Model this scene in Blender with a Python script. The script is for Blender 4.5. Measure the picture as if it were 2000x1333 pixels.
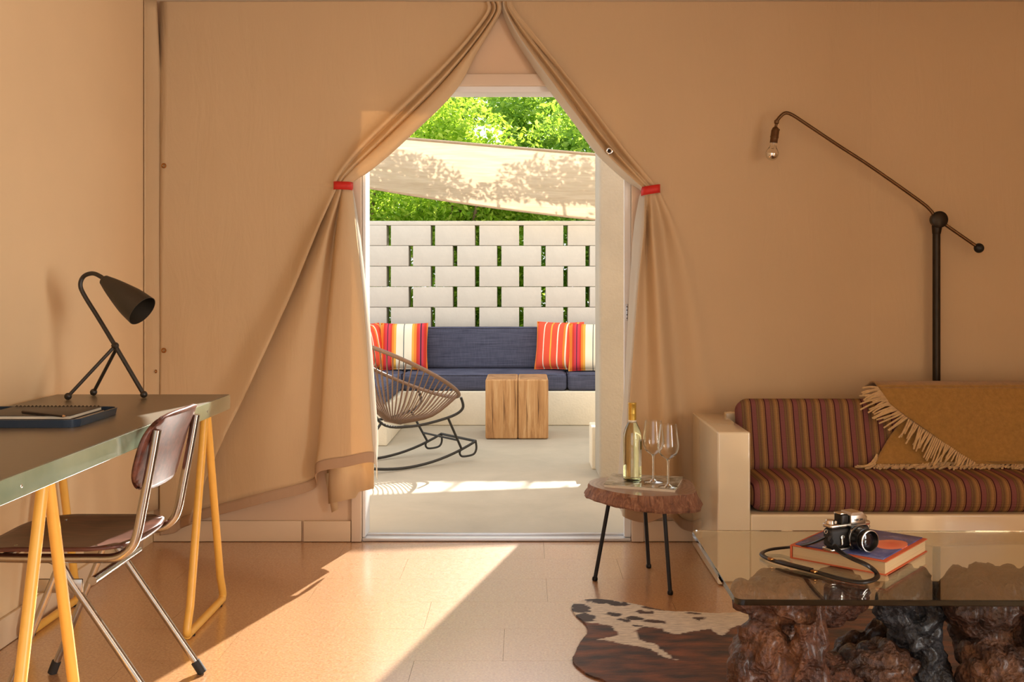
import bpy, bmesh, math, random
from mathutils import Vector, Matrix, noise
R = math.radians
random.seed(7)
for o in list(bpy.data.objects): bpy.data.objects.remove(o)
scene = bpy.context.scene
COL = scene.collection

# ------------------------------------------------------------------ camera
cd = bpy.data.cameras.new('camera'); cam = bpy.data.objects.new('camera', cd); COL.objects.link(cam)
cd.sensor_width = 36; cd.lens = 36; cd.shift_x = -0.0125; cd.shift_y = -0.0558
cam.location = (0, 0, 1.15); cam.rotation_euler = (R(90), 0, 0); cd.clip_start = .05; cd.clip_end = 200
scene.camera = cam

# ------------------------------------------------------------------ world, sun, exposure
vs = scene.view_settings
vs.view_transform = 'Standard'; vs.look = 'None'; vs.gamma = 1; vs.use_curve_mapping = False
vs.exposure = 0.55
w = bpy.data.worlds.new('sky'); scene.world = w; w.use_nodes = True
bg = w.node_tree.nodes['Background']; bg.inputs[0].default_value = (.93, .96, 1, 1); bg.inputs[1].default_value = 1.15
sd = bpy.data.lights.new('sun', 'SUN'); sun = bpy.data.objects.new('sun', sd); COL.objects.link(sun)
sd.energy = 10; sd.angle = R(.6); sd.color = (1, .95, .86)
EL = R(28.3); az = Vector((-.247, -.969, 0)).normalized()
sun.rotation_euler = (az * math.cos(EL) + Vector((0, 0, -math.sin(EL)))).to_track_quat('-Z', 'Y').to_euler()
sun.location = (3, 12, 10)

def portal(name, loc, rot, sx, sy):
    d = bpy.data.lights.new(name, 'AREA'); o = bpy.data.objects.new(name, d); COL.objects.link(o)
    d.shape = 'RECTANGLE'; d.size = sx; d.size_y = sy; d.energy = 1; d.cycles.is_portal = True
    o.location = loc; o.rotation_euler = rot
# the door and the side and rear openings added for fill let the sky in
portal('door_portal', (-.126, 4.75, 1.0), (R(-90), 0, 0), 1.2, 2.0)
portal('rear_portal', (-.39, -.75, 1.2), (R(90), 0, 0), 2.38, 2.3)
portal('side_portal', (3.29, .15, 1.2), (0, R(90), 0), 2.2, 1.5)

wd = bpy.data.lights.new('side_fill_lamp', 'AREA'); wo = bpy.data.objects.new('side_fill_lamp', wd); COL.objects.link(wo)
wd.shape = 'RECTANGLE'; wd.size = 2.2; wd.size_y = 2.1; wd.energy = 172; wd.color = (1, .97, .92)
wo.location = (4.2, -.05, 1.3); wo.rotation_euler = (0, R(90), 0)      # added fill lamp beyond the invented side window

# ------------------------------------------------------------------ helpers
H = 1.15
def P(px, py, Y): return Vector(((px - 1025) * Y / 2000, Y, H - (py - 555) * Y / 2000))
def Fz(px, py, z=0.0): return P(px, py, (H - z) * 2000 / (py - 555))

class G:
    def __init__(s): s.v = []; s.f = []
    def add(s, v, f, M=None):
        n = len(s.v)
        s.v += [tuple(M @ Vector(p)) if M else tuple(p) for p in v]
        s.f += [tuple(i + n for i in q) for q in f]; return s
    def box(s, x0, x1, y0, y1, z0, z1, M=None):
        v = [(x, y, z) for z in (z0, z1) for y in (y0, y1) for x in (x0, x1)]
        return s.add(v, [(0, 2, 3, 1), (4, 5, 7, 6), (0, 1, 5, 4), (2, 6, 7, 3), (0, 4, 6, 2), (1, 3, 7, 5)], M)
    def rbox(s, x0, x1, y0, y1, z0, z1, r=.01, n=3, M=None, crown=0, sub=0):
        c = Vector(((x0+x1)/2, (y0+y1)/2, (z0+z1)/2)); h = [(x1-x0)/2, (y1-y0)/2, (z1-z0)/2]
        r = min(r, *[q*.99 for q in h])
        def axis(hh):
            a = [-1 + .999*i/n for i in range(n)]
            t = [-(hh-r) - r*math.cos(math.pi/4*0) if False else None]
            out = []
            for i in range(n): out.append(-hh + r*(1-math.cos(math.pi/2*i/n)) * 1.0 if False else -hh + r*i/n)
            m = max(1, sub)
            for i in range(m+1): out.append(-(hh-r) + 2*(hh-r)*i/m)
            for i in range(1, n+1): out.append(hh - r + r*i/n)
            return out
        A = [axis(q) for q in h]; idx = {}; v = []; f = []
        def key(i, j, k):
            if (i, j, k) in idx: return idx[(i, j, k)]
            p = [A[0][i], A[1][j], A[2][k]]
            q = [max(-(h[t]-r), min(h[t]-r, p[t])) for t in range(3)]
            d = Vector([p[t]-q[t] for t in range(3)])
            if d.length > 1e-9: d = d.normalized()*r
            w = Vector(q)+d
            if crown:
                a = w.x/h[0]; b = w.y/h[1]; cc = w.z/h[2]
                if abs(crown) > 0:
                    w.z += crown*cc*max(0, 1-a**4)*max(0, 1-b*b)
            v.append(w+c); idx[(i, j, k)] = len(v)-1; return len(v)-1
        L = [len(a)-1 for a in A]
        for i in range(L[0]):
            for j in range(L[1]):
                f.append((key(i, j, 0), key(i, j+1, 0), key(i+1, j+1, 0), key(i+1, j, 0)))
                f.append((key(i, j, L[2]), key(i+1, j, L[2]), key(i+1, j+1, L[2]), key(i, j+1, L[2])))
        for i in range(L[0]):
            for k in range(L[2]):
                f.append((key(i, 0, k), key(i+1, 0, k), key(i+1, 0, k+1), key(i, 0, k+1)))
                f.append((key(i, L[1], k), key(i, L[1], k+1), key(i+1, L[1], k+1), key(i+1, L[1], k)))
        for j in range(L[1]):
            for k in range(L[2]):
                f.append((key(0, j, k), key(0, j, k+1), key(0, j+1, k+1), key(0, j+1, k)))
                f.append((key(L[0], j, k), key(L[0], j+1, k), key(L[0], j+1, k+1), key(L[0], j, k+1)))
        return s.add(v, f, M)
    def tube(s, pts, r, n=10, closed=False, flat=1.0, cap=True, up=None):
        pts = [Vector(p) for p in pts]; m = len(pts); rr = r if isinstance(r, (list, tuple)) else [r]*m
        v = []; f = []; prev = None
        for i, p in enumerate(pts):
            a = pts[i-1] if (i or closed) else p; b = pts[(i+1) % m] if (i < m-1 or closed) else p
            t = (b-a).normalized()
            if prev is None:
                u = Vector(up) if up else (Vector((0, 0, 1)) if abs(t.z) < .9 else Vector((1, 0, 0)))
            else: u = prev
            u = (u - t*u.dot(t)).normalized(); prev = u; w = t.cross(u)
            for k in range(n):
                an = 2*math.pi*k/n
                v.append(p + u*math.cos(an)*rr[i]*flat + w*math.sin(an)*rr[i])
        for i in range(m if closed else m-1):
            for k in range(n):
                a = i*n+k; b = i*n+(k+1) % n; c = ((i+1) % m)*n+(k+1) % n; d = ((i+1) % m)*n+k
                f.append((a, b, c, d))
        if cap and not closed:
            f.append(tuple(range(n-1, -1, -1))); f.append(tuple((m-1)*n+k for k in range(n)))
        return s.add(v, f)
    def lathe(s, prof, n=32, M=None, cap=True):
        v = []; f = []; m = len(prof)
        for r_, z in prof:
            for k in range(n):
                a = 2*math.pi*k/n; v.append((r_*math.cos(a), r_*math.sin(a), z))
        for i in range(m-1):
            for k in range(n):
                f.append((i*n+k, i*n+(k+1) % n, (i+1)*n+(k+1) % n, (i+1)*n+k))
        if cap:
            if prof[0][0] > 1e-6: f.append(tuple(range(n-1, -1, -1)))
            if prof[-1][0] > 1e-6: f.append(tuple((m-1)*n+k for k in range(n)))
        return s.add(v, f, M)
    def ball(s, c, r, n=16, sc=(1, 1, 1)):
        m = n//2; M = Matrix.Translation(c) @ Matrix.Diagonal((*sc, 1))
        return s.lathe([(max(1e-5, r*math.sin(math.pi*i/m)), -r*math.cos(math.pi*i/m)) for i in range(m+1)], n, M, False)
    def grid(s, fn, nu, nv, M=None):
        v = [fn(i/nu, j/nv) for j in range(nv+1) for i in range(nu+1)]
        f = [(j*(nu+1)+i, j*(nu+1)+i+1, (j+1)*(nu+1)+i+1, (j+1)*(nu+1)+i) for j in range(nv) for i in range(nu)]
        return s.add(v, f, M)
    def prism(s, poly, z0, z1, M=None):
        n = len(poly); v = [(x, y, z0) for x, y in poly] + [(x, y, z1) for x, y in poly]
        f = [tuple(range(n-1, -1, -1)), tuple(range(n, 2*n))] + [(i, (i+1) % n, n+(i+1) % n, n+i) for i in range(n)]
        return s.add(v, f, M)

def smooth_pts(pts, sub=6, closed=False):
    pts = [Vector(p) for p in pts]; n = len(pts); out = []
    for i in range(n if closed else n-1):
        g = (lambda k: pts[k % n]) if closed else (lambda k: pts[max(0, min(n-1, k))])
        a, b, c, d = g(i-1), g(i), g(i+1), g(i+2)
        for k in range(sub):
            t = k/sub
            out.append(.5*((2*b)+(c-a)*t+(2*a-5*b+4*c-d)*t*t+(3*b-a-3*c+d)*t**3))
    if not closed: out.append(pts[-1])
    return out

def obj(name, g, mat, parent=None, smooth=True, world=True, angle=40, solid=0, **tags):
    me = bpy.data.meshes.new(name)
    off = parent.location if (parent and world) else Vector((0, 0, 0))
    if parent and world and parent.type == 'MESH' and parent.parent: off = parent.parent.location + parent.location
    me.from_pydata([tuple(Vector(p)-off) for p in g.v], [], g.f); me.update()
    bm = bmesh.new(); bm.from_mesh(me); bmesh.ops.recalc_face_normals(bm, faces=bm.faces); bm.to_mesh(me); bm.free()
    if smooth:
        for p in me.polygons: p.use_smooth = True
        try: me.set_sharp_from_angle(angle=R(angle))
        except Exception: pass
    me.materials.append(mat)
    o = bpy.data.objects.new(name, me); COL.objects.link(o)
    if parent: o.parent = parent
    if solid:
        m = o.modifiers.new('solid', 'SOLIDIFY'); m.thickness = solid; m.offset = 0
    for k, v in tags.items(): o[k] = v
    return o
def thing(name, label, cat, loc=(0, 0, 0), rz=0, group=None):
    o = bpy.data.objects.new(name, None); COL.objects.link(o); o.location = loc; o.rotation_euler = (0, 0, rz)
    o.empty_display_size = .05; o['label'] = label; o['category'] = cat
    if group: o['group'] = group
    return o
def struct(name, g, mat, label, cat='structure', **kw):
    o = obj(name, g, mat, None, **kw); o['kind'] = 'structure'; o['label'] = label; o['category'] = cat; return o
def share(name, src, parent, loc=None, rot=None):
    o = bpy.data.objects.new(name, src.data); COL.objects.link(o); o.parent = parent
    if loc is not None: o.location = loc
    if rot is not None: o.rotation_euler = rot
    return o

# ------------------------------------------------------------------ materials
def srgb(r, g, b):
    f = lambda c: (c/255/12.92 if c/255 <= .04045 else ((c/255+.055)/1.055)**2.4)
    return (f(r), f(g), f(b), 1)
class NT:
    def __init__(s, name):
        s.m = bpy.data.materials.new(name); s.m.use_nodes = True; s.t = s.m.node_tree; s.n = s.t.nodes
        s.p = s.n['Principled BSDF']; s.out = s.n['Material Output']
    def new(s, typ, **kw):
        n = s.n.new(typ)
        for k, v in kw.items():
            if k in n.inputs: n.inputs[k].default_value = v
            else: setattr(n, k, v)
        return n
    def link(s, a, b): s.t.links.new(a, b)
    def coord(s, scale=(1, 1, 1), kind='Object', rot=(0, 0, 0)):
        tc = s.new('ShaderNodeTexCoord'); mp = s.new('ShaderNodeMapping'); s.link(tc.outputs[kind], mp.inputs[0])
        mp.inputs['Scale'].default_value = scale; mp.inputs['Rotation'].default_value = rot; return mp.outputs[0]
    def noise(s, vec, scale=5, detail=4, rough=.55, dist=0):
        n = s.new('ShaderNodeTexNoise', Scale=scale, Detail=detail, Roughness=rough, Distortion=dist)
        s.link(vec, n.inputs['Vector']); return n.outputs['Fac']
    def ramp(s, fac, stops, interp='LINEAR'):
        n = s.new('ShaderNodeValToRGB'); n.color_ramp.interpolation = interp; e = n.color_ramp.elements
        while len(e) < len(stops): e.new(.5)
        for q, (p, c) in zip(e, stops): q.position = p; q.color = c
        s.link(fac, n.inputs[0]); return n.outputs[0]
    def mix(s, a, b, fac, mode='MIX'):
        n = s.new('ShaderNodeMix', data_type='RGBA', blend_type=mode)
        for x, i in ((fac, 0), (a, 6), (b, 7)):
            if hasattr(x, 'is_linked'): s.link(x, n.inputs[i])
            else: n.inputs[i].default_value = x
        return n.outputs[2]
    def math(s, op, a, b=0.0):
        n = s.new('ShaderNodeMath', operation=op)
        for x, i in ((a, 0), (b, 1)):
            if hasattr(x, 'is_linked'): s.link(x, n.inputs[i])
            else: n.inputs[i].default_value = x
        return n.outputs[0]
    def sep(s, vec):
        n = s.new('ShaderNodeSeparateXYZ'); s.link(vec, n.inputs[0]); return n.outputs
    def bump(s, h, strength=.2, dist=.01):
        n = s.new('ShaderNodeBump', Strength=strength, Distance=dist); s.link(h, n.inputs['Height']); s.link(n.outputs[0], s.p.inputs['Normal'])
    def set(s, base=None, rough=.5, metal=0, spec=.5, **kw):
        if base is not None:
            if hasattr(base, 'is_linked'): s.link(base, s.p.inputs['Base Color'])
            else: s.p.inputs['Base Color'].default_value = base
        s.p.inputs['Roughness'].default_value = rough; s.p.inputs['Metallic'].default_value = metal
        s.p.inputs['Specular IOR Level'].default_value = spec
        for k, v in kw.items(): s.p.inputs[k.replace('_', ' ')].default_value = v
        return s.m
def plain(name, c, rough=.5, metal=0, var=.08, scale=20, bump=0, spec=.5, bscale=None, stretch=(1, 1, 1)):
    t = NT(name); v = t.coord(stretch); f = t.noise(v, scale)
    a = tuple(x*(1-var) for x in c[:3])+(1,); b = tuple(min(1, x*(1+var)) for x in c[:3])+(1,)
    t.set(t.ramp(f, [(.3, a), (.7, b)]), rough, metal, spec)
    if bump: t.bump(t.noise(v, bscale or scale*3), bump, .004)
    return t.m

WALLC = srgb(222, 192, 160)
def canvas(name, c, translucent=.0):
    t = NT(name); v = t.coord()
    big = t.noise(v, 1.3, 3); weave = t.noise(t.coord((220, 220, 220)), 1, 2); wr = t.noise(t.coord((9, 9, 2.2)), 1, 4, .6, .6)
    col = t.ramp(big, [(.3, tuple(x*.94 for x in c[:3])+(1,)), (.7, c)])
    t.set(col, .9, 0, .15)
    h = t.math('ADD', t.math('MULTIPLY', wr, .9), t.math('MULTIPLY', weave, .05)); t.bump(h, .45, .014)
    if translucent:
        tr = t.new('ShaderNodeBsdfTranslucent'); tr.inputs[0].default_value = c
        mx = t.new('ShaderNodeMixShader'); mx.inputs[0].default_value = translucent
        t.link(t.p.outputs[0], mx.inputs[1]); t.link(tr.outputs[0], mx.inputs[2]); t.link(mx.outputs[0], t.out.inputs[0])
    return t.m
M_CANVAS = canvas('canvas_tan', srgb(228, 199, 157), .22)
M_HEM = canvas('canvas_hem', srgb(192, 160, 130), .08)
M_LINING = canvas('canvas_lining', srgb(238, 230, 214), .45)
M_WALL = plain('plaster_warm', WALLC, .9, 0, .03, 3, .05, .2, 60)
M_SIDEWALL = plain('side_wall_canvas', srgb(228, 199, 157), .9, 0, .03, 2, .06, .2, 90)
M_CEIL = plain('ceiling_canvas', srgb(214, 188, 158), .9, 0, .03, 2)
M_BASE = plain('baseboard_paint', srgb(226, 200, 166), .55, 0, .02, 5)
M_TRIM = plain('trim_paint', srgb(222, 200, 175), .5, 0, .02, 5)
M_ALU = plain('white_aluminium', srgb(236, 236, 234), .35, 0, .02, 5)
M_BRASS = plain('brass', srgb(176, 124, 70), .3, 1, .1, 60)
M_STEELHOLE = plain('dark_metal', srgb(40, 36, 32), .4, .8, .1, 60)
M_CHROME = plain('chrome', srgb(222, 220, 214), .08, 1, .02)
M_RED = plain('red_strap', srgb(206, 40, 30), .55, 0, .05, 60)

def cork():
    t = NT('cork'); v = t.coord()
    oi = t.new('ShaderNodeObjectInfo')
    sp = t.noise(v, 130, 3, .7); sp2 = t.noise(v, 45, 4, .7); bigr = t.noise(v, 2, 3)
    c = t.ramp(sp, [(.32, srgb(160, 108, 66)), (.5, srgb(200, 150, 98)), (.7, srgb(226, 186, 134))])
    c = t.mix(c, srgb(184, 128, 82), t.math('MULTIPLY', sp2, .6))
    c = t.mix(c, srgb(160, 106, 68), t.math('MULTIPLY', oi.outputs['Random'], .12))
    t.set(c, .30, 0, .5); t.bump(sp, .03, .001)
    r = t.ramp(sp2, [(.3, (.26,)*3+(1,)), (.7, (.40,)*3+(1,))]); t.link(r, t.p.inputs['Roughness'])
    t.p.inputs['Coat Weight'].default_value = 1; t.p.inputs['Coat Roughness'].default_value = .2; t.p.inputs['Coat IOR'].default_value = 2.9
    return t.m
M_CORK = cork()
def concrete(name, c, rough=.85, b=.15):
    t = NT(name); v = t.coord(); f = t.noise(v, 2.2, 6, .65, .4); g = t.noise(v, 60, 4)
    col = t.ramp(f, [(.3, tuple(x*.86 for x in c[:3])+(1,)), (.72, tuple(min(1, x*1.06) for x in c[:3])+(1,))])
    t.set(t.mix(col, (.25, .22, .18, 1), t.math('MULTIPLY', g, .10)), rough, 0, .25); t.bump(g, b, .006); return t.m
M_PATIO = concrete('patio_concrete', srgb(182, 170, 148), .7, .05)
M_BLOCK = concrete('painted_block', srgb(222, 215, 201), .85, .12)
M_STUCCO = concrete('stucco', srgb(176, 167, 150), .9, .5)
M_PLINTH = concrete('plinth', srgb(238, 226, 200), .85, .4)

# ------------------------------------------------------------------ room shell
WY = 4.573; LX = -1.657; RX = 3.2; BY = -.7; CZ = 2.43
DX0, DX1, DZ = -.762, .51, 2.05
g = G(); g.box(LX-.1, RX+.1, BY-.1, WY+.14, -.08, -.006)
floor = struct('floor', g, plain('floor_base', srgb(140, 92, 60), .6), 'warm brown cork tile floor of the room', 'floor', smooth=False)
rows = 0; y = WY-.002; tw, td = .87, .29; ti = 0
proto = None
while y > BY:
    x = LX - (.42 if rows % 2 else .0) - (.15 if rows % 3 == 1 else 0)
    while x < RX:
        a = max(LX, x)+.0004; b = min(RX, x+tw)-.0004; y0 = max(BY, y-td)+.0004
        if b-a > .05:
            g = G(); g.box(-(b-a)/2, (b-a)/2, -(y-.0004-y0)/2, (y-.0004-y0)/2, -.006, 0)
            t = obj('cork_tile', g, M_CORK, floor, smooth=False, world=False); t.location = ((a+b)/2, (y0+y-.0004)/2, 0)
        x += tw
    y -= td; rows += 1
g = G().box(LX-.1, DX0, WY, WY+.14, 0, CZ+.1).box(DX1, RX+.1, WY, WY+.14, 0, CZ+.1).box(DX0, DX1, WY, WY+.14, DZ, CZ+.1)
struct('wall_back', g, M_WALL, 'tan plaster wall around the doorway behind the canvas', 'wall', smooth=False)
g = G().box(LX-.1, LX, BY-.1, WY, 0, CZ+.1)
struct('wall_left', g, M_SIDEWALL, 'tan canvas covered wall beside the desk', 'wall', smooth=False)
g = G().box(RX, RX+.1, BY-.1, -.6, 0, CZ+.1).box(RX, RX+.1, .9, WY, 0, CZ+.1).box(RX, RX+.1, -.6, .9, 0, .12).box(RX, RX+.1, -.6, .9, 2.28, CZ+.1)
struct('wall_right', g, M_SIDEWALL, 'tan wall with an added window opening for fill light beyond the right edge of the picture', 'wall', smooth=False)
w1 = struct('fill_window', G().rbox(RX+.02, RX+.07, -.6, .9, .12, .17, .004, 1).rbox(RX+.02, RX+.07, -.6, .9, 2.23, 2.28, .004, 1), M_ALU, 'added white framed window for fill light beyond the right edge', 'window')  # window invented outside the view so fill light can enter
for y in (-.575, .875): obj('mullion', G().rbox(RX+.022, RX+.068, y-.025, y+.025, .171, 2.229, .004, 1), M_ALU, w1)
g = G().box(LX, -1.58, BY-.1, BY, 0, CZ).box(.8, RX, BY-.1, BY, 0, CZ).box(-1.58, .8, BY-.1, BY, 2.35, CZ).box(-1.58, .8, BY-.1, BY, 0, .05)  # opening added in the unseen rear wall to brighten the room
struct('wall_rear', g, M_SIDEWALL, 'wall with an added opening for fill light behind the viewer', 'wall', smooth=False)
struct('ceiling', G().box(LX-.1, RX+.1, BY-.1, WY+.14, CZ, CZ+.08), M_CEIL, 'tan canvas ceiling just above the picture', 'ceiling', smooth=False)
# wide fabric flap in the corner of the left wall, with brass grommets
fl = thing('canvas_flap', 'narrow vertical canvas flap with a grommet in the left corner', 'canvas', (LX+.02, WY-.14, 0))
def flap(u, v):
    z = .15+2.25*v; k = math.sin(v*3.1)*.012
    return Vector((LX+.006+.030*u*u+k*u, WY-.13+.118*u*(.55+.45*min(1, (1-v)*4)), z))
obj('canvas', G().grid(flap, 8, 40), M_CANVAS, fl, solid=.002)
def grommet(parent, c, nrm, r=.010, name='grommet'):
    q = Vector(nrm).to_track_quat('Z', 'Y').to_matrix().to_4x4(); M = Matrix.Translation(c) @ q
    prof = [(r*.5, .0), (r*.5, .002), (r*.62, .0032), (r*.85, .003), (r, .0012), (r, 0)]
    a = obj(name, G().lathe(prof, 20, M, False), M_BRASS, parent)
    return a
for (px, py) in ((291, 726),):
    Y = WY-.06; grommet(fl, Vector((LX+.031, Y, P(px, py, Y).z)), (1, -.1, 0), .008)
# baseboards
g = G().rbox(LX+.003, -1.0+.005, WY-.014, WY, .002, .094, .003, 1)
struct('baseboard_back', g, M_BASE, 'tan baseboard under the long left part of the curtain', 'baseboard')
struct('baseboard_door', G().rbox(-.985, -.775, WY-.018, WY, .002, .094, .003, 1), M_BASE, 'short tan baseboard piece left of the doorway', 'baseboard')
struct('baseboard_sofa', G().rbox(.53, RX-.003, WY-.014, WY, .002, .094, .003, 1), M_BASE, 'tan baseboard right of the doorway behind the sofa', 'baseboard')
struct('baseboard_left', G().rbox(LX, LX+.014, BY+.01, WY-.16, .002, .094, .003, 1), M_BASE, 'tan baseboard along the left wall under the desk', 'baseboard')
struct('trim_1', G().rbox(-.772, -.727, WY-.022, WY+.02, .002, DZ-.02, .004, 2), M_TRIM, 'painted casing on the left side of the doorway', 'trim')
struct('trim_2', G().rbox(.475, .53, WY-.022, WY+.02, .002, DZ-.02, .004, 2), M_TRIM, 'painted casing on the right side of the doorway', 'trim')
struct('trim_3', G().rbox(-.772, .53, WY-.024, WY+.02, DZ-.018, DZ+.035, .004, 2), M_TRIM, 'painted casing over the top of the doorway', 'trim')
d1 = thing('door_1', 'white aluminium door frame around the open doorway', 'door frame', (-.126, WY, 0)); d1['kind'] = 'structure'
obj('jamb', G().rbox(-.725, -.712, WY+.0, WY+.13, .018, DZ-.03, .003, 2), M_ALU, d1)
j = obj('jamb', G().rbox(.444, .473, WY+.0, WY+.03, .018, DZ-.03, .003, 2).rbox(.458, .473, WY+.03, WY+.13, .018, DZ-.03, .003, 2), M_ALU, d1)
obj('head', G().rbox(-.725, .473, WY+.0, WY+.13, DZ-.042, DZ-.002, .003, 2), M_ALU, d1)
obj('threshold', G().rbox(-.725, .473, WY-.012, WY+.10, .001, .016, .005, 2).rbox(-.725, .473, WY+.04, WY+.055, .012, .024, .002, 1), plain('sill', srgb(215, 216, 218), .3, .5, .03), d1)
g = G().rbox(.449, .463, WY-.003, WY+.001, .985, 1.06, .001, 1)
pl = obj('strike_plate', g, plain('plate', srgb(205, 205, 205), .35, .6), d1)
for z in (.997, 1.012, 1.033, 1.048): obj('screw', G().ball((.456, WY-.003, z), .0028, 8, (1, .5, 1)), M_STEELHOLE, pl, world=True)

# ------------------------------------------------------------------ patio
g = G().box(-6, 6, WY+.14, 9.8, -.1, -.004)
struct('floor_patio', g, M_PATIO, 'pale concrete patio floor outside the doorway', 'floor', smooth=False)
# pierced block wall
BWY = 9.05; CH, MODW, GAP = .1815, .391, .039; WTOP = 1.7066
wall = struct('wall_patio', G().rbox(-4.2, 4.2, BWY-.002, BWY+.195, WTOP-.037, WTOP, .004, 1), M_BLOCK, 'cream pierced concrete block wall behind the patio bench', 'wall')
g = G().rbox(-(MODW-GAP)/2, (MODW-GAP)/2, 0, .19, .0015, CH-.0015, .005, 2); blk = None
xs0 = -1.2035 - MODW/2 # centre of a block right of the slot at px 759
for r_ in range(9):
    z = WTOP-.037-CH*(r_+1)
    off = 0 if r_ % 2 == 0 else MODW/2
    slot = (759-1025)*BWY/2000
    for k in range(-8, 14):
        xc = slot + off + MODW*(k+.5)
        if xc < -4.1 or xc > 4.1: continue
        if blk is None:
            blk = obj('block', g, M_BLOCK, wall, world=False); b = blk
        else: b = share('block', blk, wall)
        b.location = (xc, BWY+random.uniform(-.002, .002), z)
# column and low plinth
struct('column', G().rbox(.436, 1.6, 6.02, 6.36, -.004, 3.3, .022, 4), M_STUCCO, 'tan stucco column just outside the right door jamb', 'column')
struct('plinth_low', G().rbox(.415, 1.1, 6.365, 6.60, -.004, .26, .008, 2), M_PLINTH, 'low cream plinth behind the stucco column', 'plinth')
bench = thing('concrete_bench', 'low cream concrete bench along the block wall', 'bench', (-.1, 8.7, 0))
obj('bench_seat', G().rbox(-2.0, 2.4, 8.33, BWY-.005, -.003, .275, .01, 2), M_PLINTH, bench)
obj('bench_wing', G().rbox(-2.0, -.98, 7.28, 8.328, -.003, .275, .01, 2), M_PLINTH, bench)

def denim():
    t = NT('navy_weave'); v = t.coord(); h = t.noise(t.coord((6, 6, 160)), 1, 3); k = t.noise(t.coord((140, 140, 10)), 1, 2)
    f = t.math('ADD', t.math('MULTIPLY', h, .7), t.math('MULTIPLY', k, .3))
    t.set(t.ramp(f, [(.3, srgb(62, 64, 80)), (.7, srgb(96, 98, 116))]), .9, 0, .15); t.bump(f, .2, .003); return t.m
M_NAVY = denim()
def soft(name, label, x0, x1, y0, y1, z0, z1, r, crown, cat='cushion', group=None, mat=None, tilt=0):
    c = Vector(((x0+x1)/2, (y0+y1)/2, z0)); t = thing(name, label, cat, c, 0, group)
    M = Matrix.Translation(c) @ Matrix.Rotation(tilt, 4, 'X')
    obj('cover', G().rbox(-(x1-x0)/2, (x1-x0)/2, -(y1-y0)/2, (y1-y0)/2, 0, z1-z0, r, 4, M, crown, 8), mat or M_NAVY, t, angle=80)
    pts = []
    hx, hy = (x1-x0)/2, (y1-y0)/2
    for a in range(48):
        an = 2*math.pi*a/48; cx = math.copysign(abs(math.cos(an))**.18, math.cos(an)); cy = math.copysign(abs(math.sin(an))**.18, math.sin(an))
        pts.append(M @ Vector((cx*(hx-.004), cy*(hy-.002), (z1-z0)-r*.35)))
    obj('piping', G().tube(pts, .004, 6, True), mat or M_NAVY, t)
    return t
soft('seat_cushion', 'long navy seat cushion in the middle of the patio bench', -1.005, .343, 8.35, 8.98, .276, .418, .035, .006)
soft('seat_cushion', 'navy seat cushion on the patio bench nearest the stucco column', .349, 1.7, 8.35, 8.98, .276, .418, .035, .006)
soft('seat_cushion', 'navy seat cushion in the left corner behind the rocking chair', -1.9, -1.011, 8.35, 8.98, .276, .418, .035, .006)
soft('seat_cushion', 'navy seat cushion on the left bench wing behind the curtain', -1.9, -1.0, 7.32, 8.345, .276, .418, .035, .006)
soft('back_cushion', 'long navy back cushion between the striped pillows', -1.03, .40, 8.80, 8.96, .42, .775, .03, .004, tilt=R(-3))
soft('back_cushion', 'navy back cushion behind the rightmost pillow', .405, 1.7, 8.80, 8.96, .42, .775, .03, .004, tilt=R(-3))
soft('back_cushion', 'navy back cushion in the left corner behind the red pillow', -1.9, -1.035, 8.80, 8.96, .42, .775, .03, .004, tilt=R(-3))

def stripes(name, stops):
    t = NT(name); v = t.coord(); x = t.sep(v)[0]
    f = t.math('ADD', t.math('MULTIPLY', x, 1/.44), .5); n = t.noise(t.coord((200, 3, 200)), 1, 2)
    t.set(t.ramp(f, stops, 'CONSTANT'), .85, 0, .15); t.bump(n, .15, .002); return t.m
O_, RD, YL, CR, PK, BK, DR = srgb(240, 140, 60), srgb(214, 66, 52), srgb(238, 178, 80), srgb(244, 234, 208), srgb(214, 70, 84), srgb(70, 50, 70), srgb(236, 92, 66)
S_WHITE = stripes('serape_cream', [(0, YL), (.06, O_), (.11, RD), (.15, PK), (.19, BK), (.205, PK), (.25, RD), (.28, O_), (.32, YL), (.36, CR), (.50, srgb(80, 90, 90)), (.513, CR), (.66, YL), (.70, O_), (.75, RD), (.79, PK), (.82, BK), (.84, PK), (.88, RD), (.93, O_)])
S_RED = stripes('serape_red', [(0, O_), (.07, DR), (.22, CR), (.24, DR), (.36, YL), (.39, DR), (.50, CR), (.52, DR), (.62, O_), (.66, CR), (.69, DR), (.84, YL), (.88, DR)])
def pillow(label, loc, size, rz, rx, mat, group=None):
    t = thing('throw_pillow', label, 'pillow', loc, 0, group)
    M = Matrix.Rotation(rz, 4, 'Z') @ Matrix.Rotation(rx, 4, 'X')
    def sheet(sg):
        def fn(u, v):
            a, b = 2*u-1, 2*v-1
            th = .075*(max(0, (1-a**4)*(1-b**4)))**.5
            x = a*size/2*(1-.05*(1-b*b)); z = b*size/2*(1-.05*(1-a*a))
            wr = .004*math.sin(9*a+4*b)*max(0, 1-abs(a))*max(0, 1-abs(b))
            return Vector((x, sg*(th+wr), z))
        return fn
    g = G().grid(sheet(-1), 20, 20).grid(sheet(1), 20, 20)
    c = obj('cover', g, mat, t, world=False, angle=80); c.rotation_euler = M.to_euler(); c.location = (0, 0, size/2)
    pts = []
    for k in range(40):
        s_ = k/10; e = int(s_); q = 2*(s_-e)-1
        a, b = [(q, -1), (1, q), (-q, 1), (-1, -q)][e]
        pts.append(Vector((a*size/2*(1-.05*(1-b*b)), 0, b*size/2*(1-.05*(1-a*a)))))
    p = obj('seam', G().tube(pts, .004, 6, True), mat, t, world=False); p.rotation_euler = M.to_euler(); p.location = (0, 0, size/2)
    return t
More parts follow.
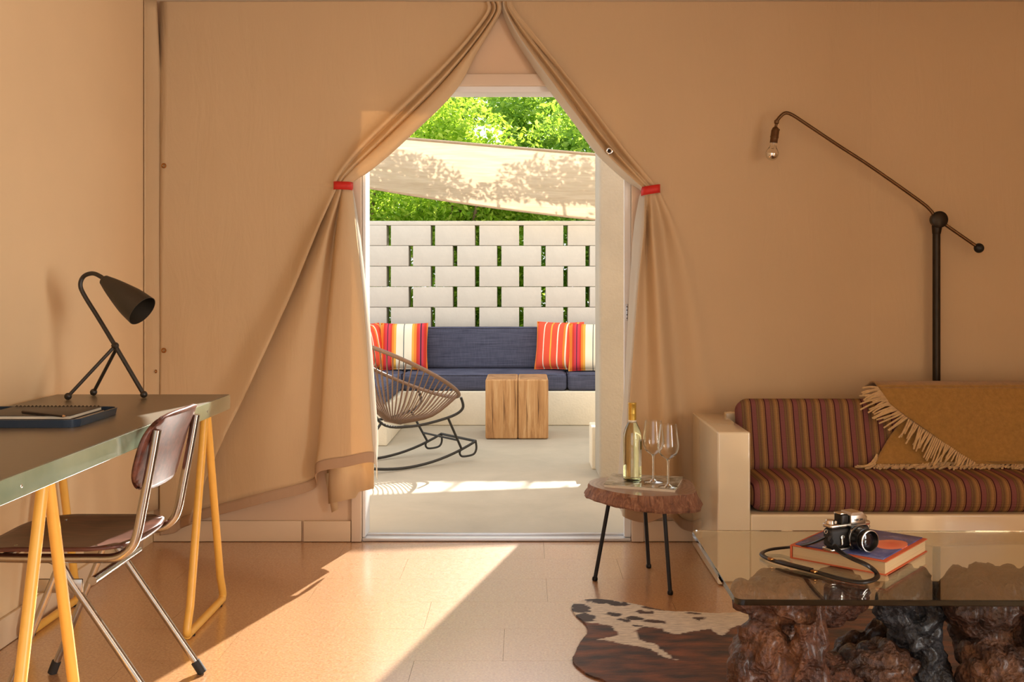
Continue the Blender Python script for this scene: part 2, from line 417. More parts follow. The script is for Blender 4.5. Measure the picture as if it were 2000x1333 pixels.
def pil(px, base_py, Y): q = P(px, base_py, Y); return (q.x, Y, .42)
pillow('cream and orange striped pillow behind the rocking chair', pil(789, 0, 8.66), .40, R(2), R(-12), S_WHITE)
pillow('red striped pillow leaning in the left bench corner', pil(716, 0, 8.60), .40, R(55), R(-14), S_RED)
pillow('red striped pillow leaning behind the cream pillow near the column', pil(1092, 0, 8.68), .41, R(-18), R(-12), S_RED)
pillow('cream and orange striped pillow half hidden by the stucco column', pil(1158, 0, 8.55), .40, R(-6), R(-12), S_WHITE)

# wooden cube table
def wood(name, c0, c1, c2, scale=(14, 14, 1.2), rough=.6, b=.3):
    t = NT(name); v = t.coord(scale); f = t.noise(v, 1.6, 6, .65, .5); g2 = t.noise(t.coord(tuple(x*6 for x in scale)), 1.6, 3)
    c = t.ramp(f, [(.28, c0), (.5, c1), (.72, c2)])
    t.set(t.mix(c, c0, t.math('MULTIPLY', g2, .35)), rough, 0, .35); t.bump(f, b, .006); return t.m
M_CUBE = wood('cube_wood', srgb(128, 84, 46), srgb(192, 144, 92), srgb(222, 182, 130))
M_CUBETOP = wood('cube_end_grain', srgb(120, 84, 50), srgb(170, 124, 80), srgb(196, 152, 104), (9, 9, 9))
cY = 2300/(858-555); cw = 123*cY/2000; ch = H-(742-555)*cY/2000; cx = P(1009.5, 858, cY).x
cube = thing('wood_cube_table', 'weathered wooden cube table on the patio', 'table', (cx, cY+cw/2, 0))
for s_ in (-1, 1):
    a, b = (cx-cw/2, cx+.006) if s_ < 0 else (cx+.009, cx+cw/2)
    o = obj('timber_block', G().rbox(a, b, cY, cY+cw, 0, ch, .012, 3), M_CUBE, cube)
    ring = obj('end_grain', G().rbox(a+.012, b-.012, cY+.012, cY+cw-.012, ch-.002, ch+.0015, .001, 1), M_CUBETOP, o)
g = G()
for i in range(5): # drying cracks, cut as thin dark slivers proud of nothing
    x = cx-cw/2+.05+i*.085; z0 = .05+.06*(i % 3)
    g.tube([(x, cY-.0002, z0), (x+.004, cY-.0008, z0+.12), (x-.002, cY-.0002, z0+.25)], [.0004, .0022, .0004], 5)
obj('crack', g, plain('crack', srgb(70, 44, 26), .9), cube)

# rocking chair
yaw = .66; O = Vector((-.825, 6.543, 0))
rc = thing('rocking_chair', 'round brown cord rocking chair with black rod frame on the patio', 'rocking chair', O, yaw)
M_ROD = plain('black_rod', srgb(52, 50, 46), .45, .5, .1, 40)
M_CORD = plain('brown_cord', srgb(120, 92, 70), .5, 0, .12, 60)
ti_ = .473; ra, rb = .448, .412
def rim(t): return Vector((ra*math.cos(t)*math.cos(ti_), rb*math.sin(t), .608-ra*math.cos(t)*math.sin(ti_)))
obj('rim', G().tube([rim(2*math.pi*k/72) for k in range(72)], .0125, 10, True), M_CORD, rc, world=False)
g = G()
for k in range(64):
    t = 2*math.pi*k/64; a = rim(t); c = Vector((.05*math.cos(t)-.02, .05*math.sin(t), .268-.012*math.cos(t)))
    mid = (a*.45+c*.55)+Vector((0, 0, -.035))+Vector((math.cos(t)*.035, math.sin(t)*.035, 0))
    g.tube(smooth_pts([a, mid, c], 4), .0042, 5)
obj('cords', g, M_CORD, rc, world=False, kind='stuff')
obj('cord_ring', G().tube([(.05*math.cos(t)-.02, .05*math.sin(t), .268-.012*math.cos(t)) for t in [2*math.pi*k/24 for k in range(24)]], .007, 8, True), M_CORD, rc, world=False)
rz_ = lambda u: .008+(u+.06)**2/2.5
for s_ in (-1, 1):
    y = .205*s_
    obj('rocker', G().tube([(u/20*1.12-.64, y, rz_(u/20*1.12-.64)) for u in range(21)], .009, 8), M_ROD, rc, world=False)
    obj('side_hoop', G().tube(smooth_pts([(.330, .255*s_, .425), (.345, .25*s_, .35), (.25, .225*s_, .298), (.0, .2*s_, .262), (-.22, .2*s_, .30), (-.36, .25*s_, .52), (-.38, .26*s_, .75)], 6), .009, 8), M_ROD, rc, world=False)
    obj('leg', G().tube([(.25, .225*s_, .298), (.37, y, rz_(.37))], .008, 8), M_ROD, rc, world=False)
    obj('leg', G().tube([(-.22, .2*s_, .30), (-.42, y, rz_(-.42))], .008, 8), M_ROD, rc, world=False)
    ue = .48
    obj('stop_loop', G().tube(smooth_pts([(ue, y, rz_(ue)), (ue+.005, y, .075), (ue-.02, y, .04), (ue-.10, y, .035), (ue-.125, y, .055), (ue-.12, y, rz_(ue-.12))], 5), .007, 8), M_ROD, rc, world=False)
obj('crossbar', G().tube([(.48, -.205, rz_(.48)), (.48, .205, rz_(.48))], .009, 8), M_ROD, rc, world=False)
obj('crossbar', G().tube([(.335, -.21, .145), (.335, .21, .145)], .007, 8), M_ROD, rc, world=False)
obj('crossbar', G().tube([(-.42, -.205, rz_(-.42)), (-.42, .205, rz_(-.42))], .008, 8), M_ROD, rc, world=False)

# shade sail
def sail_mat():
    t = NT('shade_cloth'); v = t.coord(); f = t.noise(t.coord((3, 60, 60)), 1, 4); k = t.noise(t.coord((90, 90, 90)), 1, 2)
    col = t.ramp(f, [(.3, srgb(222, 204, 180)), (.7, srgb(238, 224, 204))]); t.set(col, .9, 0, .1); t.bump(f, .3, .006)
    tr = t.new('ShaderNodeBsdfTranslucent'); t.link(col, tr.inputs[0]); tp = t.new('ShaderNodeBsdfTransparent')
    m1 = t.new('ShaderNodeMixShader'); m1.inputs[0].default_value = .45; t.link(t.p.outputs[0], m1.inputs[1]); t.link(tr.outputs[0], m1.inputs[2])
    m2 = t.new('ShaderNodeMixShader'); m2.inputs[0].default_value = .10; t.link(m1.outputs[0], m2.inputs[1]); t.link(tp.outputs[0], m2.inputs[2])
    t.link(m2.outputs[0], t.out.inputs[0]); return t.m
SL = thing('shade_sail', 'beige shade sail stretched over the patio under the trees', 'shade sail', (-.4, 8.6, 1.9))
def sailf(u, v):
    px = 560+u*(1290-560)
    top = 251+(px-560)*.085
    bot = 338+(px-560)*.143+10*math.sin(math.pi*u)
    Y = 8.46+.34*v-.05*math.sin(math.pi*v)
    return P(px, top+(bot-top)*v, Y)+Vector((0, -.012*math.sin(26*v+2*u)*v*v, 0))
obj('cloth', G().grid(sailf, 40, 30), sail_mat(), SL, solid=.002)
obj('edge_webbing', G().tube([sailf(u/30, 0) for u in range(31)], .012, 8), plain('webbing', srgb(176, 150, 120), .9), SL)
obj('edge_webbing', G().tube([sailf(u/30, 1) for u in range(31)], .010, 8), plain('webbing2', srgb(190, 164, 134), .9), SL)

for u, v, xe in ((0, 1, -2.3), (1, 1, 1.5), (0, 0, -2.6), (1, 0, 1.8)):
    obj('rope', G().tube([sailf(u, v), (xe, 9.14, WTOP+.012)], .006, 6), M_STEELHOLE, SL)

# shrubs and trees behind the wall
def leafmat(name, cs):
    t = NT(name); ge = t.new('ShaderNodeNewGeometry')
    col = t.ramp(ge.outputs['Random Per Island'], [(0, cs[0]), (.5, cs[1]), (1, cs[2])]); t.set(col, .45, 0, .4)
    tr = t.new('ShaderNodeBsdfTranslucent'); t.link(t.mix(col, srgb(196, 220, 60), .45), tr.inputs[0])
    m = t.new('ShaderNodeMixShader'); m.inputs[0].default_value = .55
    t.link(t.p.outputs[0], m.inputs[1]); t.link(tr.outputs[0], m.inputs[2]); t.link(m.outputs[0], t.out.inputs[0]); return t.m
LM1 = leafmat('leaf_bright', [srgb(104, 150, 36), srgb(156, 194, 56), srgb(206, 222, 100)])
LM2 = leafmat('leaf_deep', [srgb(78, 128, 40), srgb(126, 172, 60), srgb(180, 206, 96)])
M_BARK = wood('bark', srgb(80, 62, 44), srgb(120, 98, 74), srgb(150, 128, 100))
def bush(name, label, cat, loc, blobs, n, mat, size=(.05, .09), hole=None, group=None):
    t = thing(name, label, cat, loc, 0, group); L = Vector(loc)
    for (c, rad) in blobs:
        p0 = L+Vector((0, 0, 0)); p1 = Vector(c)
        obj('branch', G().tube(smooth_pts([p0+Vector((random.uniform(-.05, .05), random.uniform(-.05, .05), 0)), (p0*.5+p1*.5)+Vector((random.uniform(-.15, .15), random.uniform(-.1, .1), .1)), p1], 5), [.035-.0022*k for k in range(11)], 6), M_BARK, t)
    v = []; f = []; tot = sum(r[0]*r[1]*r[2] for _, r in blobs)
    for (c, rad) in blobs:
        for _ in range(int(n*rad[0]*rad[1]*rad[2]/tot)):
            d = Vector((random.gauss(0, 1), random.gauss(0, 1), random.gauss(0, 1))).normalized()*random.random()**.42
            p = Vector(c)+Vector((d.x*rad[0], d.y*rad[1], d.z*rad[2]))
            if p.z < .02 or (5.35 < p.y-p.z*1.80 < 6.03 and random.random() < .98): continue
            nv = noise.noise(p*2.3)
            if nv < -.42: continue
            if hole and any((Vector((p.x-h[0], (p.y-h[1])*.25, p.z-h[2]))).length < h[3]*(1+.5*nv) for h in hole): continue
            l = random.uniform(*size); wd = l*random.uniform(.35, .55)
            a = Vector((random.gauss(0, 1), random.gauss(0, 1), random.gauss(-.35, .7))).normalized()
            b = a.cross(Vector((random.gauss(0, 1), random.gauss(0, 1), random.gauss(0, 1)))).normalized(); c2 = a.cross(b)*l*.10
            i = len(v); m = p+a*l*.45
            v += [p, m+b*wd/2+c2, p+a*l, m-b*wd/2+c2]
            f += [(i, i+1, i+2), (i, i+2, i+3)]
    gg = G(); gg.v = v; gg.f = f
    me = bpy.data.meshes.new('foliage'); me.from_pydata([tuple(q-L) for q in v], [], f); me.materials.append(mat)
    o = bpy.data.objects.new('foliage', me); COL.objects.link(o); o.parent = t; o['kind'] = 'stuff'
    return t
def blobs_for(cx, cy, zt, wx):
    out = []
    for i in range(11):
        out.append(((cx+wx*((i*.618*2) % 2-1), cy+random.uniform(-.2, .25), .35+(zt-.75)*(i/10)), (.66, .42, .42)))
    return out
bush('leafy_shrub', 'sunlit leafy shrub behind the wall above the left pillows', 'shrub', (-1.9, 9.95, 0), blobs_for(-1.9, 9.95, 2.95, .5), 26000, LM1)
HOLE = [(-.40, 10.0, 2.66, .13), (.62, 10, 3.0, .08)]
bush('leafy_shrub', 'sunlit leafy shrub behind the middle of the block wall', 'shrub', (-.45, 10.0, 0), blobs_for(-.45, 10.0, 3.0, .55), 32000, LM1, hole=HOLE)
bush('leafy_shrub', 'darker leafy shrub behind the wall nearest the stucco column', 'shrub', (1.0, 10.0, 0), blobs_for(1.0, 10.0, 3.0, .55), 30000, LM2, hole=HOLE)
bush('leafy_shrub', 'leafy shrub behind the wall and hidden by the column', 'shrub', (2.5, 10.0, 0), blobs_for(2.5, 10.0, 2.95, .5), 18000, LM2)
tb = [((x, 13.4+random.uniform(-.5, .5), z), (1.1, .8, .58)) for x in (-3.2, -1.7, -.2, 1.2, 2.6) for z in (2.3, 3.3)]
bush('shade_tree', 'tall pale green tree far behind the block wall', 'tree', (-.2, 13.4, 0), tb, 56000, LM2, (.08, .14), hole=[(-.5, 13.4, 3.1, .30)])

# ------------------------------------------------------------------ canvas curtains
def catmull_grid(rows, su, sv):
    # rows: list of rows of Vectors
    R1 = [smooth_pts(r, su) for r in rows]
    cols = list(zip(*R1)); C1 = [smooth_pts(c, sv) for c in cols]
    return list(zip(*C1))
def loft(rows):
    g = G(); nr, nc = len(rows), len(rows[0])
    g.v = [tuple(p) for r in rows for p in r]
    g.f = [(j*nc+i, j*nc+i+1, (j+1)*nc+i+1, (j+1)*nc+i) for j in range(nr-1) for i in range(nc-1)]
    return g
def W(px, py, d): return P(px, py, WY-d)
# left: (py, [x3, x4, x5, x6, x7, x7b, x8, x9, x10])
LR = [(3, [925, 952, 958, 963, 967, 969, 973, 978, 977]), (28, [922, 949, 956, 962, 966, 968, 972, 976, 974]),
      (100, [862, 893, 900, 910, 915, 918, 925, 933, 929]), (180, [778, 815, 824, 837, 846, 851, 868, 887, 880]),
      (275, [684, 716, 726, 740, 748, 753, 772, 791, 783]), (330, [644, 668, 675, 683, 689, 694, 708, 728, 722]),
      (355, [628, 654, 658, 663, 667, 670, 677, 690, 684]), (364, [626, 654, 658, 663, 667, 670, 677, 687, 682]),
      (376, [622, 651, 654, 663, 667, 670, 678, 689, 690]), (450, [588, 619, 616, 640, 655, 660, 677, 696, 702]),
      (550, [540, 578, 573, 612, 644, 650, 681, 706, 713]), (660, [482, 529, 523, 580, 633, 640, 686, 715, 724]),
      (780, [420, 473, 466, 550, 626, 632, 690, 722, 733]), (860, [382, 434, 427, 528, 620, 627, 693, 727, 738])]
LHEM = [(312, 1046), (338, 1042), (350, 1036), (356, 1032), (376, 1024), (371, 1022), (510, 985), (611, 957), (619, 925), (675, 913), (730, 905), (737, 938)]
DU = [.046, .090, .048, .094, .052, .084, .094, .062, .036]
DT = [.050, .075, .062, .078, .066, .078, .078, .062, .045]
DB = [.046, .100, .026, .094, .052, .135, .150, .112, .050]
def leftrow(py, xs):
    if py < 330: D = [a*min(1, .55+py/330*.45) for a in DU]
    elif py < 400: D = DT
    else: D = DB
    c0 = [(312, .034), (312+(xs[0]-312)*.36, .040), (312+(xs[0]-312)*.72, .040)]
    return [W(x, py, d) for x, d in c0+list(zip(xs, D))]
rowsL = [leftrow(*r) for r in LR]
dall = [.034, .040, .044]+DB
def hemrows(pts, ds, h=21):
    a = [W(x+(0 if i < len(pts)-1 else -2), y-h, d) for i, ((x, y), d) in enumerate(zip(pts, ds))]
    b = [W(x, y, d+.004) for (x, y), d in zip(pts, ds)]
    return a, b
ha, hb = hemrows(LHEM, dall)
gridL = catmull_grid(rowsL+[ha, hb], 7, 8)
def wrinkle(rows, hem_n, lin0=None):
    out = []
    for r in rows:
        out.append([p+Vector((0, -(.007*noise.noise(Vector((p.x*2.2+p.z*1.2, p.z*1.1, 3)))+.0045*noise.noise(Vector((p.x*11+p.z*.8, p.z*1.6, 9)))*(.4+.6*max(0, min(1, 1.6-p.z)))), 0)) for p in r])
    return out
gridL = wrinkle(gridL, 8)
cl = thing('canvas_curtain', 'tan canvas curtain covering the wall behind the desk, tied back left of the doorway', 'curtain', (-1.2, WY-.05, .1))
nL = 10*7
obj('canvas', loft([r[:nL+1] for r in gridL[:-8]]), M_CANVAS, cl, angle=80, solid=.0025)
obj('hem', loft([r[:nL+1] for r in gridL[-9:]]), M_HEM, cl, angle=80, solid=.0045)
obj('lining', loft([r[nL:] for r in gridL]), M_LINING, cl, angle=80, solid=.0025, label='white lining on the turned edge')
# turned under end of the left curtain by the door
lo = [[W(638+92*u, 880-14*u, .05+.03*math.sin(6*u)) for u in [k/12 for k in range(13)]], [W(642+88*u, 985-20*u-(10 if u > .6 else 0), .055+.03*math.sin(6*u)) for u in [k/12 for k in range(13)]]]
obj('under_fold', loft(lo), M_CANVAS, cl, solid=.003)
obj('under_fold', loft([[W(634, 925, .055), W(655, 925, .06)], [W(648, 1002, .05), W(660, 996, .055)]]), M_CANVAS, cl, solid=.003)
def strap(px0, px1, py, hh, d, tilt, parent):
    g = G(); c = W((px0+px1)/2, py, .06); wx = (px1-px0)/2/437; wy = d
    pts = []
    for k in range(28):
        a = 2*math.pi*k/28; ca, sa = math.cos(a), math.sin(a)
        x = math.copysign(abs(ca)**.6, ca)*wx; y = math.copysign(abs(sa)**.6, sa)*wy
        pts.append((c.x+x, c.y+y, c.z+x*tilt))
    v = []; f = []
    for (x, y, z) in pts: v += [(x, y, z-hh), (x, y, z+hh)]
    n = len(pts)
    f = [(2*i, 2*((i+1) % n), 2*((i+1) % n)+1, 2*i+1) for i in range(n)]
    g.add(v, f); o = obj('tie_strap', g, M_RED, parent, solid=.003, label='red tieback strap'); return o
strap(653, 688, 364, .0175, .034, -.03, cl)
for (px, py) in ((320, 324), (320, 685), (303, 324)):
    grommet(cl, W(px, py, .042 if px > 310 else .03), (0, -1, 0), .0115 if px > 310 else .006)

RRr = [(3, [979, 981, 984, 987, 990, 994, 1000, 1020]), (22, [981, 984, 988, 992, 996, 1001, 1008, 1034]),
       (75, [1004, 1008, 1017, 1026, 1032, 1040, 1050, 1078]), (165, [1064, 1068, 1082, 1094, 1101, 1110, 1122, 1152]),
       (245, [1124, 1128, 1142, 1152, 1160, 1170, 1184, 1214]), (300, [1164, 1168, 1184, 1196, 1204, 1212, 1226, 1256]),
       (350, [1218, 1224, 1236, 1243, 1250, 1256, 1269, 1296]), (372, [1251, 1254, 1259, 1264, 1270, 1276, 1286, 1312]),
       (388, [1248, 1253, 1259, 1264, 1272, 1281, 1293, 1318]), (450, [1238, 1246, 1257, 1264, 1275, 1293, 1316, 1350]),
       (550, [1231, 1240, 1247, 1262, 1283, 1304, 1340, 1378]), (680, [1224, 1232, 1237, 1262, 1291, 1317, 1362, 1405]),
       (800, [1217, 1224, 1228, 1262, 1299, 1327, 1380, 1430]), (900, [1210, 1218, 1224, 1262, 1306, 1335, 1396, 1446])]
RHEM = [(1206, 985), (1214, 1000), (1221, 1012), (1262, 1022), (1306, 1010), (1338, 1036), (1402, 1046), (1450, 1048)]
RU = [.036, .064, .092, .052, .094, .050, .088, .046]
RT = [.045, .062, .078, .066, .078, .062, .075, .050]
RB = [.050, .095, .130, .075, .128, .042, .070, .046]
def rightrow(py, xs):
    if py < 330: D = [a*min(1, .55+py/330*.45) for a in RU]
    elif py < 400: D = RT
    else: D = RB
    e = [(1500, .042), (1712, .040), (1720, .041), (2060, .042), (2415, .04)]
    if xs[-1] > 1440: e[0] = (1540, .042)
    return [W(x, py, d) for x, d in list(zip(xs, D))+e]
rowsR = [rightrow(*r) for r in RRr]
ha, hb = hemrows(RHEM+[(1540, 1050), (1712, 1050), (1720, 1050), (2060, 1050), (2415, 1050)], RB+[.042, .04, .041, .042, .04])
gridR = wrinkle(catmull_grid(rowsR+[ha, hb], 7, 8), 8)
cr = thing('canvas_curtain', 'tan canvas curtain covering the wall behind the sofa, tied back right of the doorway', 'curtain', (1.2, WY-.05, .1))
obj('canvas', loft([r[14:] for r in gridR[:-8]]), M_CANVAS, cr, angle=80, solid=.0025)
obj('hem', loft([r[14:] for r in gridR[-9:]]), M_HEM, cr, angle=80, solid=.0045)
obj('lining', loft([r[:15] for r in gridR]), M_LINING, cr, angle=80, solid=.0025, label='white lining on the turned edge')
strap(1253, 1288, 372, .0185, .034, .16, cr)
gm = grommet(cr, W(1190, 295, .098), (-.2, -1, 0), .016); gm.data.materials[0] = M_CHROME
obj('grommet_hole', G().lathe([(.0088, .0015), (.0088, -.001)], 16, Matrix.Translation(W(1190, 295, .098)) @ Vector((-.2, -1, 0)).to_track_quat('Z', 'Y').to_matrix().to_4x4()), M_STEELHOLE, cr)

# ------------------------------------------------------------------ sofa
def fibre():
    t = NT('cream_fibreglass'); v = t.coord(); f = t.noise(v, 2, 3)
    t.set(t.ramp(f, [(.3, srgb(226, 208, 172)), (.7, srgb(234, 218, 184))]), .22, 0, .5); t.p.inputs['Coat Weight'].default_value = 1; t.p.inputs['Coat Roughness'].default_value = .06; t.p.inputs['Coat IOR'].default_value = 1.6; return t.m
M_SHELL = fibre()
def sofa_fabric():
    t = NT('striped_sofa_fabric'); v = t.coord(); x = t.sep(v)[0]; z = t.sep(v)[2]
    per = .0575
    f = t.math('FRACT', t.math('ADD', t.math('DIVIDE', x, per), 20.0)); 
    weave = t.noise(t.coord((260, 260, 260)), 1, 2); rib = t.math('SINE', t.math('MULTIPLY', t.sep(v)[0], 1700.0)); rib2 = t.math('SINE', t.math('MULTIPLY', t.math('ADD', z, t.sep(v)[1]), 1100.0))
    c = t.ramp(f, [(0, srgb(74, 34, 40)), (.055, srgb(154, 96, 92)), (.36, srgb(132, 98, 70)), (.42, srgb(146, 118, 80)), (.50, srgb(130, 94, 72)), (.56, srgb(146, 118, 78)), (.66, srgb(178, 134, 84)), (.76, srgb(192, 146, 90)), (.86, srgb(156, 116, 76)), (.93, srgb(184, 138, 88)), (.975, srgb(74, 34, 40))], 'CONSTANT')
    c = t.mix(c, srgb(74, 50, 40), t.math('MULTIPLY', weave, .42))
    k = t.math('ADD', t.math('MULTIPLY', rib, .10), t.math('ADD', t.math('MULTIPLY', rib2, .12), .22))
    c = t.mix(c, srgb(60, 38, 34), k)
    t.set(c, .95, 0, .1); t.bump(t.math('ADD', weave, t.math('MULTIPLY', rib2, .15)), .35, .003); return t.m
M_SOFA = sofa_fabric()
sx0, sx1, sy0, sy1 = .734, 2.86, 3.896, 4.485
sofa = thing('sofa', 'cream fibreglass sofa with brown striped cushions', 'sofa', ((sx0+sx1)/2, (sy0+sy1)/2, 0))
obj('arm', G().rbox(sx0, sx0+.125, sy0, sy1, .004, .586, .008, 4), M_SHELL, sofa)
obj('arm', G().rbox(sx1-.125, sx1, sy0, sy1, .004, .586, .008, 4), M_SHELL, sofa)
obj('base', G().rbox(sx0+.1255, sx1-.1255, sy0, 4.40, .004, .272, .008, 3), M_SHELL, sofa)
obj('back_panel', G().rbox(sx0+.1255, sx1-.1255, 4.385, 4.43, .273, .60, .01, 3), M_SHELL, sofa)
sc = obj('seat_cushion', G().rbox(sx0+.132, sx1-.132, sy0+.008, 4.30, .275, .392, .05, 6, None, .014, 24), M_SOFA, sofa, angle=80, label='brown striped seat cushion')
Mb = Matrix.Translation((0, 4.155, .385)) @ Matrix.Rotation(R(-17), 4, 'X')
obj('back_cushion', G().rbox(sx0+.15, sx1-.15, 0, .125, .005, .310, .045, 6, Mb, 0, 24), M_SOFA, sofa, angle=80, label='brown striped back cushion')
def backface(z, e=.006): # y of the front of the back cushion at height z
    return 4.155+(z-.385)*math.tan(R(17))-e
# ------------------------------------------------------------------ mustard throw
def woolmat(name, c):
    t = NT(name); v = t.coord(); f = t.noise(v, 55, 4, .7); k = t.noise(v, 260, 3, .7)
    t.set(t.ramp(f, [(.3, tuple(x*.82 for x in c[:3])+(1,)), (.7, tuple(x*1.1 for x in c[:3])+(1,))]), 1, 0, .05); t.bump(k, .6, .005)
    t.p.inputs['Sheen Weight'].default_value = .35; return t.m
M_THROW = woolmat('mustard_wool', srgb(172, 130, 68)); M_FRINGE = woolmat('fringe_wool', srgb(222, 186, 132))
throw = thing('throw_blanket', 'mustard wool throw with pale fringe over the sofa back', 'blanket', P(1860, 905, 4.1))
def onback(px, py, e):
    z = .5
    for _ in range(12):
        Y = backface(z, e); z = H-(py-555)*Y/2000
    return P(px, py, backface(z, e))
def interp(tab, y):
    for (a, xa), (b, xb) in zip(tab, tab[1:]):
        if y <= b: return xa+(xb-xa)*(y-a)/(b-a)
    return tab[-1][1]
EDGE = [(757, 1714), (790, 1738), (815, 1772), (840, 1808), (865, 1843), (888, 1876), (905, 1905)]
def upper(u, v):
    py = 757+(903-757)*v; xl = interp(EDGE, py); px = xl+(2120-xl)*u
    e = .030+.010*math.sin(px*.02+py*.012)+.012*math.exp(-((px-1950-(900-py)*.6)/22)**2)-.006*(1-v)
    return onback(px, py, e)
obj('upper_layer', G().grid(upper, 50, 30), M_THROW, throw, angle=80, solid=.008)
def topwrap(u, v):
    px = 1714+(2120-1714)*u; a = upper(u, 0)
    t = v*1.25
    return Vector((a.x, a.y+.06*(1-math.cos(t*1.3))+.075*t, a.z+.017*math.sin(min(1, t)*3.0)-.05*max(0, t-.95)))
obj('top_fold', G().grid(topwrap, 40, 10), M_THROW, throw, angle=80, solid=.008)
LEFT2 = [(790, 1800), (815, 1770), (838, 1748), (865, 1730), (890, 1716), (906, 1708)]
def lower(u, v):
    py = 800+(907-800)*v; xl = interp(LEFT2, py); px = xl+(2120-xl)*u
    return onback(px, py, .012+.006*math.sin(px*.03+py*.02)+.02*max(0, v-.8)*3)
obj('lower_layer', G().grid(lower, 46, 22), M_THROW, throw, angle=80, solid=.006)
g = G()
for i in range(62):
    t = i/61; py = 758+(904-758)*t; px = interp(EDGE, py)
    L = random.uniform(30, 52); ang = 200-52*min(1, t*2.6)+random.uniform(-12, 12) if t < .4 else 118+random.uniform(-14, 12)
    if t < .25: ang = random.uniform(150, 195)
    if t > .8: L *= .65
    dx, dy = math.cos(R(ang))*L, math.sin(R(ang))*L
    pts = []
    for k in range(5):
        s_ = k/4; qx = px+dx*s_+random.uniform(-1, 1)*s_; qy = min(911, py+dy*s_+8*s_*s_*(1 if t < .3 else 0))
        pts.append(onback(qx, qy, .026+.022*math.sin(s_*2.4)))
    g.tube(smooth_pts(pts, 3), [.0046-.0001*k for k in range(13)], 5)
obj('fringe', g, M_FRINGE, throw, kind='stuff')
g = G()
for i in range(100):
    t = i/99; px = 1712+t*350; a = onback(px, 904, .02); L = random.uniform(.05, .085)
    dx = random.uniform(-1.0, -.3); dn = Vector((dx, -random.uniform(.3, .9), 0)).normalized()
    pts = [a, a+dn*L*.3+Vector((0, 0, .006)), a+dn*L*.65, a+dn*L]
    zt = lambda q: .4095+random.uniform(0, .006)
    pts = [pts[0]]+[Vector((q.x, q.y, zt(q))) for q in pts[1:]]
    g.tube(smooth_pts(pts, 3), .0043, 5)
for i in range(10):
    a = onback(1713, 888+i*1.8, .02); L = random.uniform(.07, .10)
    pts = [a, a+Vector((-L*.5, -.02, -.004)), a+Vector((-L, -.03, 0))]
    pts = [pts[0]]+[Vector((q.x, q.y, .411+random.uniform(0, .006))) for q in pts[1:]]
    g.tube(smooth_pts(pts, 3), .0043, 5)
obj('fringe', g, M_FRINGE, throw, kind='stuff')

# ------------------------------------------------------------------ floor lamp behind the sofa
LY = 4.468
M_BLACKM = plain('blackened_steel', srgb(50, 42, 32), .4, .7, .15, 30)
M_BRONZE = plain('aged_bronze', srgb(112, 84, 56), .38, .8, .15, 30)
lx = P(1829, 0, LY).x; zj = P(0, 430, LY).z
fl_ = thing('floor_lamp', 'tall black floor lamp with a long counterweighted arm behind the sofa', 'floor lamp', (lx, LY, 0))
obj('base', G().rbox(lx-.22, lx+.22, LY-.03, LY+.03, .001, .03, .006, 2), M_BLACKM, fl_)
obj('pole', G().tube([(lx, LY, .03), (lx, LY, zj-.03)], .0165, 16), M_BLACKM, fl_)
LY2 = LY-.03
Mj = Matrix.Translation((P(1834, 0, LY2).x, LY2-.014, zj)) @ Matrix.Rotation(R(-90), 4, 'X')
jt = obj('joint', G().lathe([(.030, 0), (.036, .004), (.036, .018), (.030, .026), (.030, .044), (.012, .048)], 28, Mj), M_BLACKM, fl_)
obj('joint_neck', G().tube([(lx, LY, zj-.06), (lx, LY-.005, zj-.03), (lx+.004, LY-.01, zj-.01)], [.018, .022, .016], 14), M_BLACKM, fl_)
arm = [P(*q, LY2) for q in ((1908, 482), (1834, 430), (1818, 412), (1795, 392), (1700, 325), (1640, 286), (1580, 246), (1548, 225), (1534, 221), (1524, 228), (1517, 237))]
obj('arm', G().tube(smooth_pts(arm, 6), .0075, 10), M_BRONZE, fl_)
obj('counterweight', G().ball(P(1912, 485, LY2), .0215, 20), plain('black_ball', srgb(20, 18, 16), .5), fl_)
sk = P(1513, 262, LY2); ax = (P(1508, 300, LY2)-P(1517, 236, LY2)).normalized()
Ms = Matrix.Translation(P(1517, 236, LY2)) @ ax.to_track_quat('Z', 'Y').to_matrix().to_4x4()
s1 = obj('socket', G().lathe([(.006, -.004), (.010, .0), (.010, .012), (.006, .015), (.006, .026), (.013, .032), (.0175, .045), (.0175, .068), (.0185, .07), (.0185, .074), (.0165, .076), (.0165, .094), (.0175, .096)], 24, Ms), M_BRONZE, fl_)
obj('switch_knob', G().ball(P(1521, 254, LY2), .005, 10), M_BLACKM, s1)
def glass(name, c=(1, 1, 1, 1), ior=1.48, rough=0.0):
    t = NT(name); t.set(c, rough, 0, .5); t.p.inputs['Transmission Weight'].default_value = 1; t.p.inputs['IOR'].default_value = ior; return t.m
M_GLASS = glass('clear_glass', (.98, .99, .98, 1))
bl = obj('bulb', G().lathe([(.012, .094), (.0125, .104), (.0145, .114), (.021, .125), (.0265, .136), (.0285, .146)], 28, Ms, False), M_GLASS, fl_, label='clear bulb neck')
obj('mirror_cap', G().lathe([(.0285, .146), (.0275, .154), (.0235, .163), (.016, .170), (.007, .1735), (.0001, .174)], 28, Ms, False), M_CHROME, bl, label='silvered bulb cap')
obj('filament_stem', G().lathe([(.004, .094), (.0035, .118), (.0015, .126), (.006, .128), (.0001, .129)], 10, Ms), M_GLASS, bl)

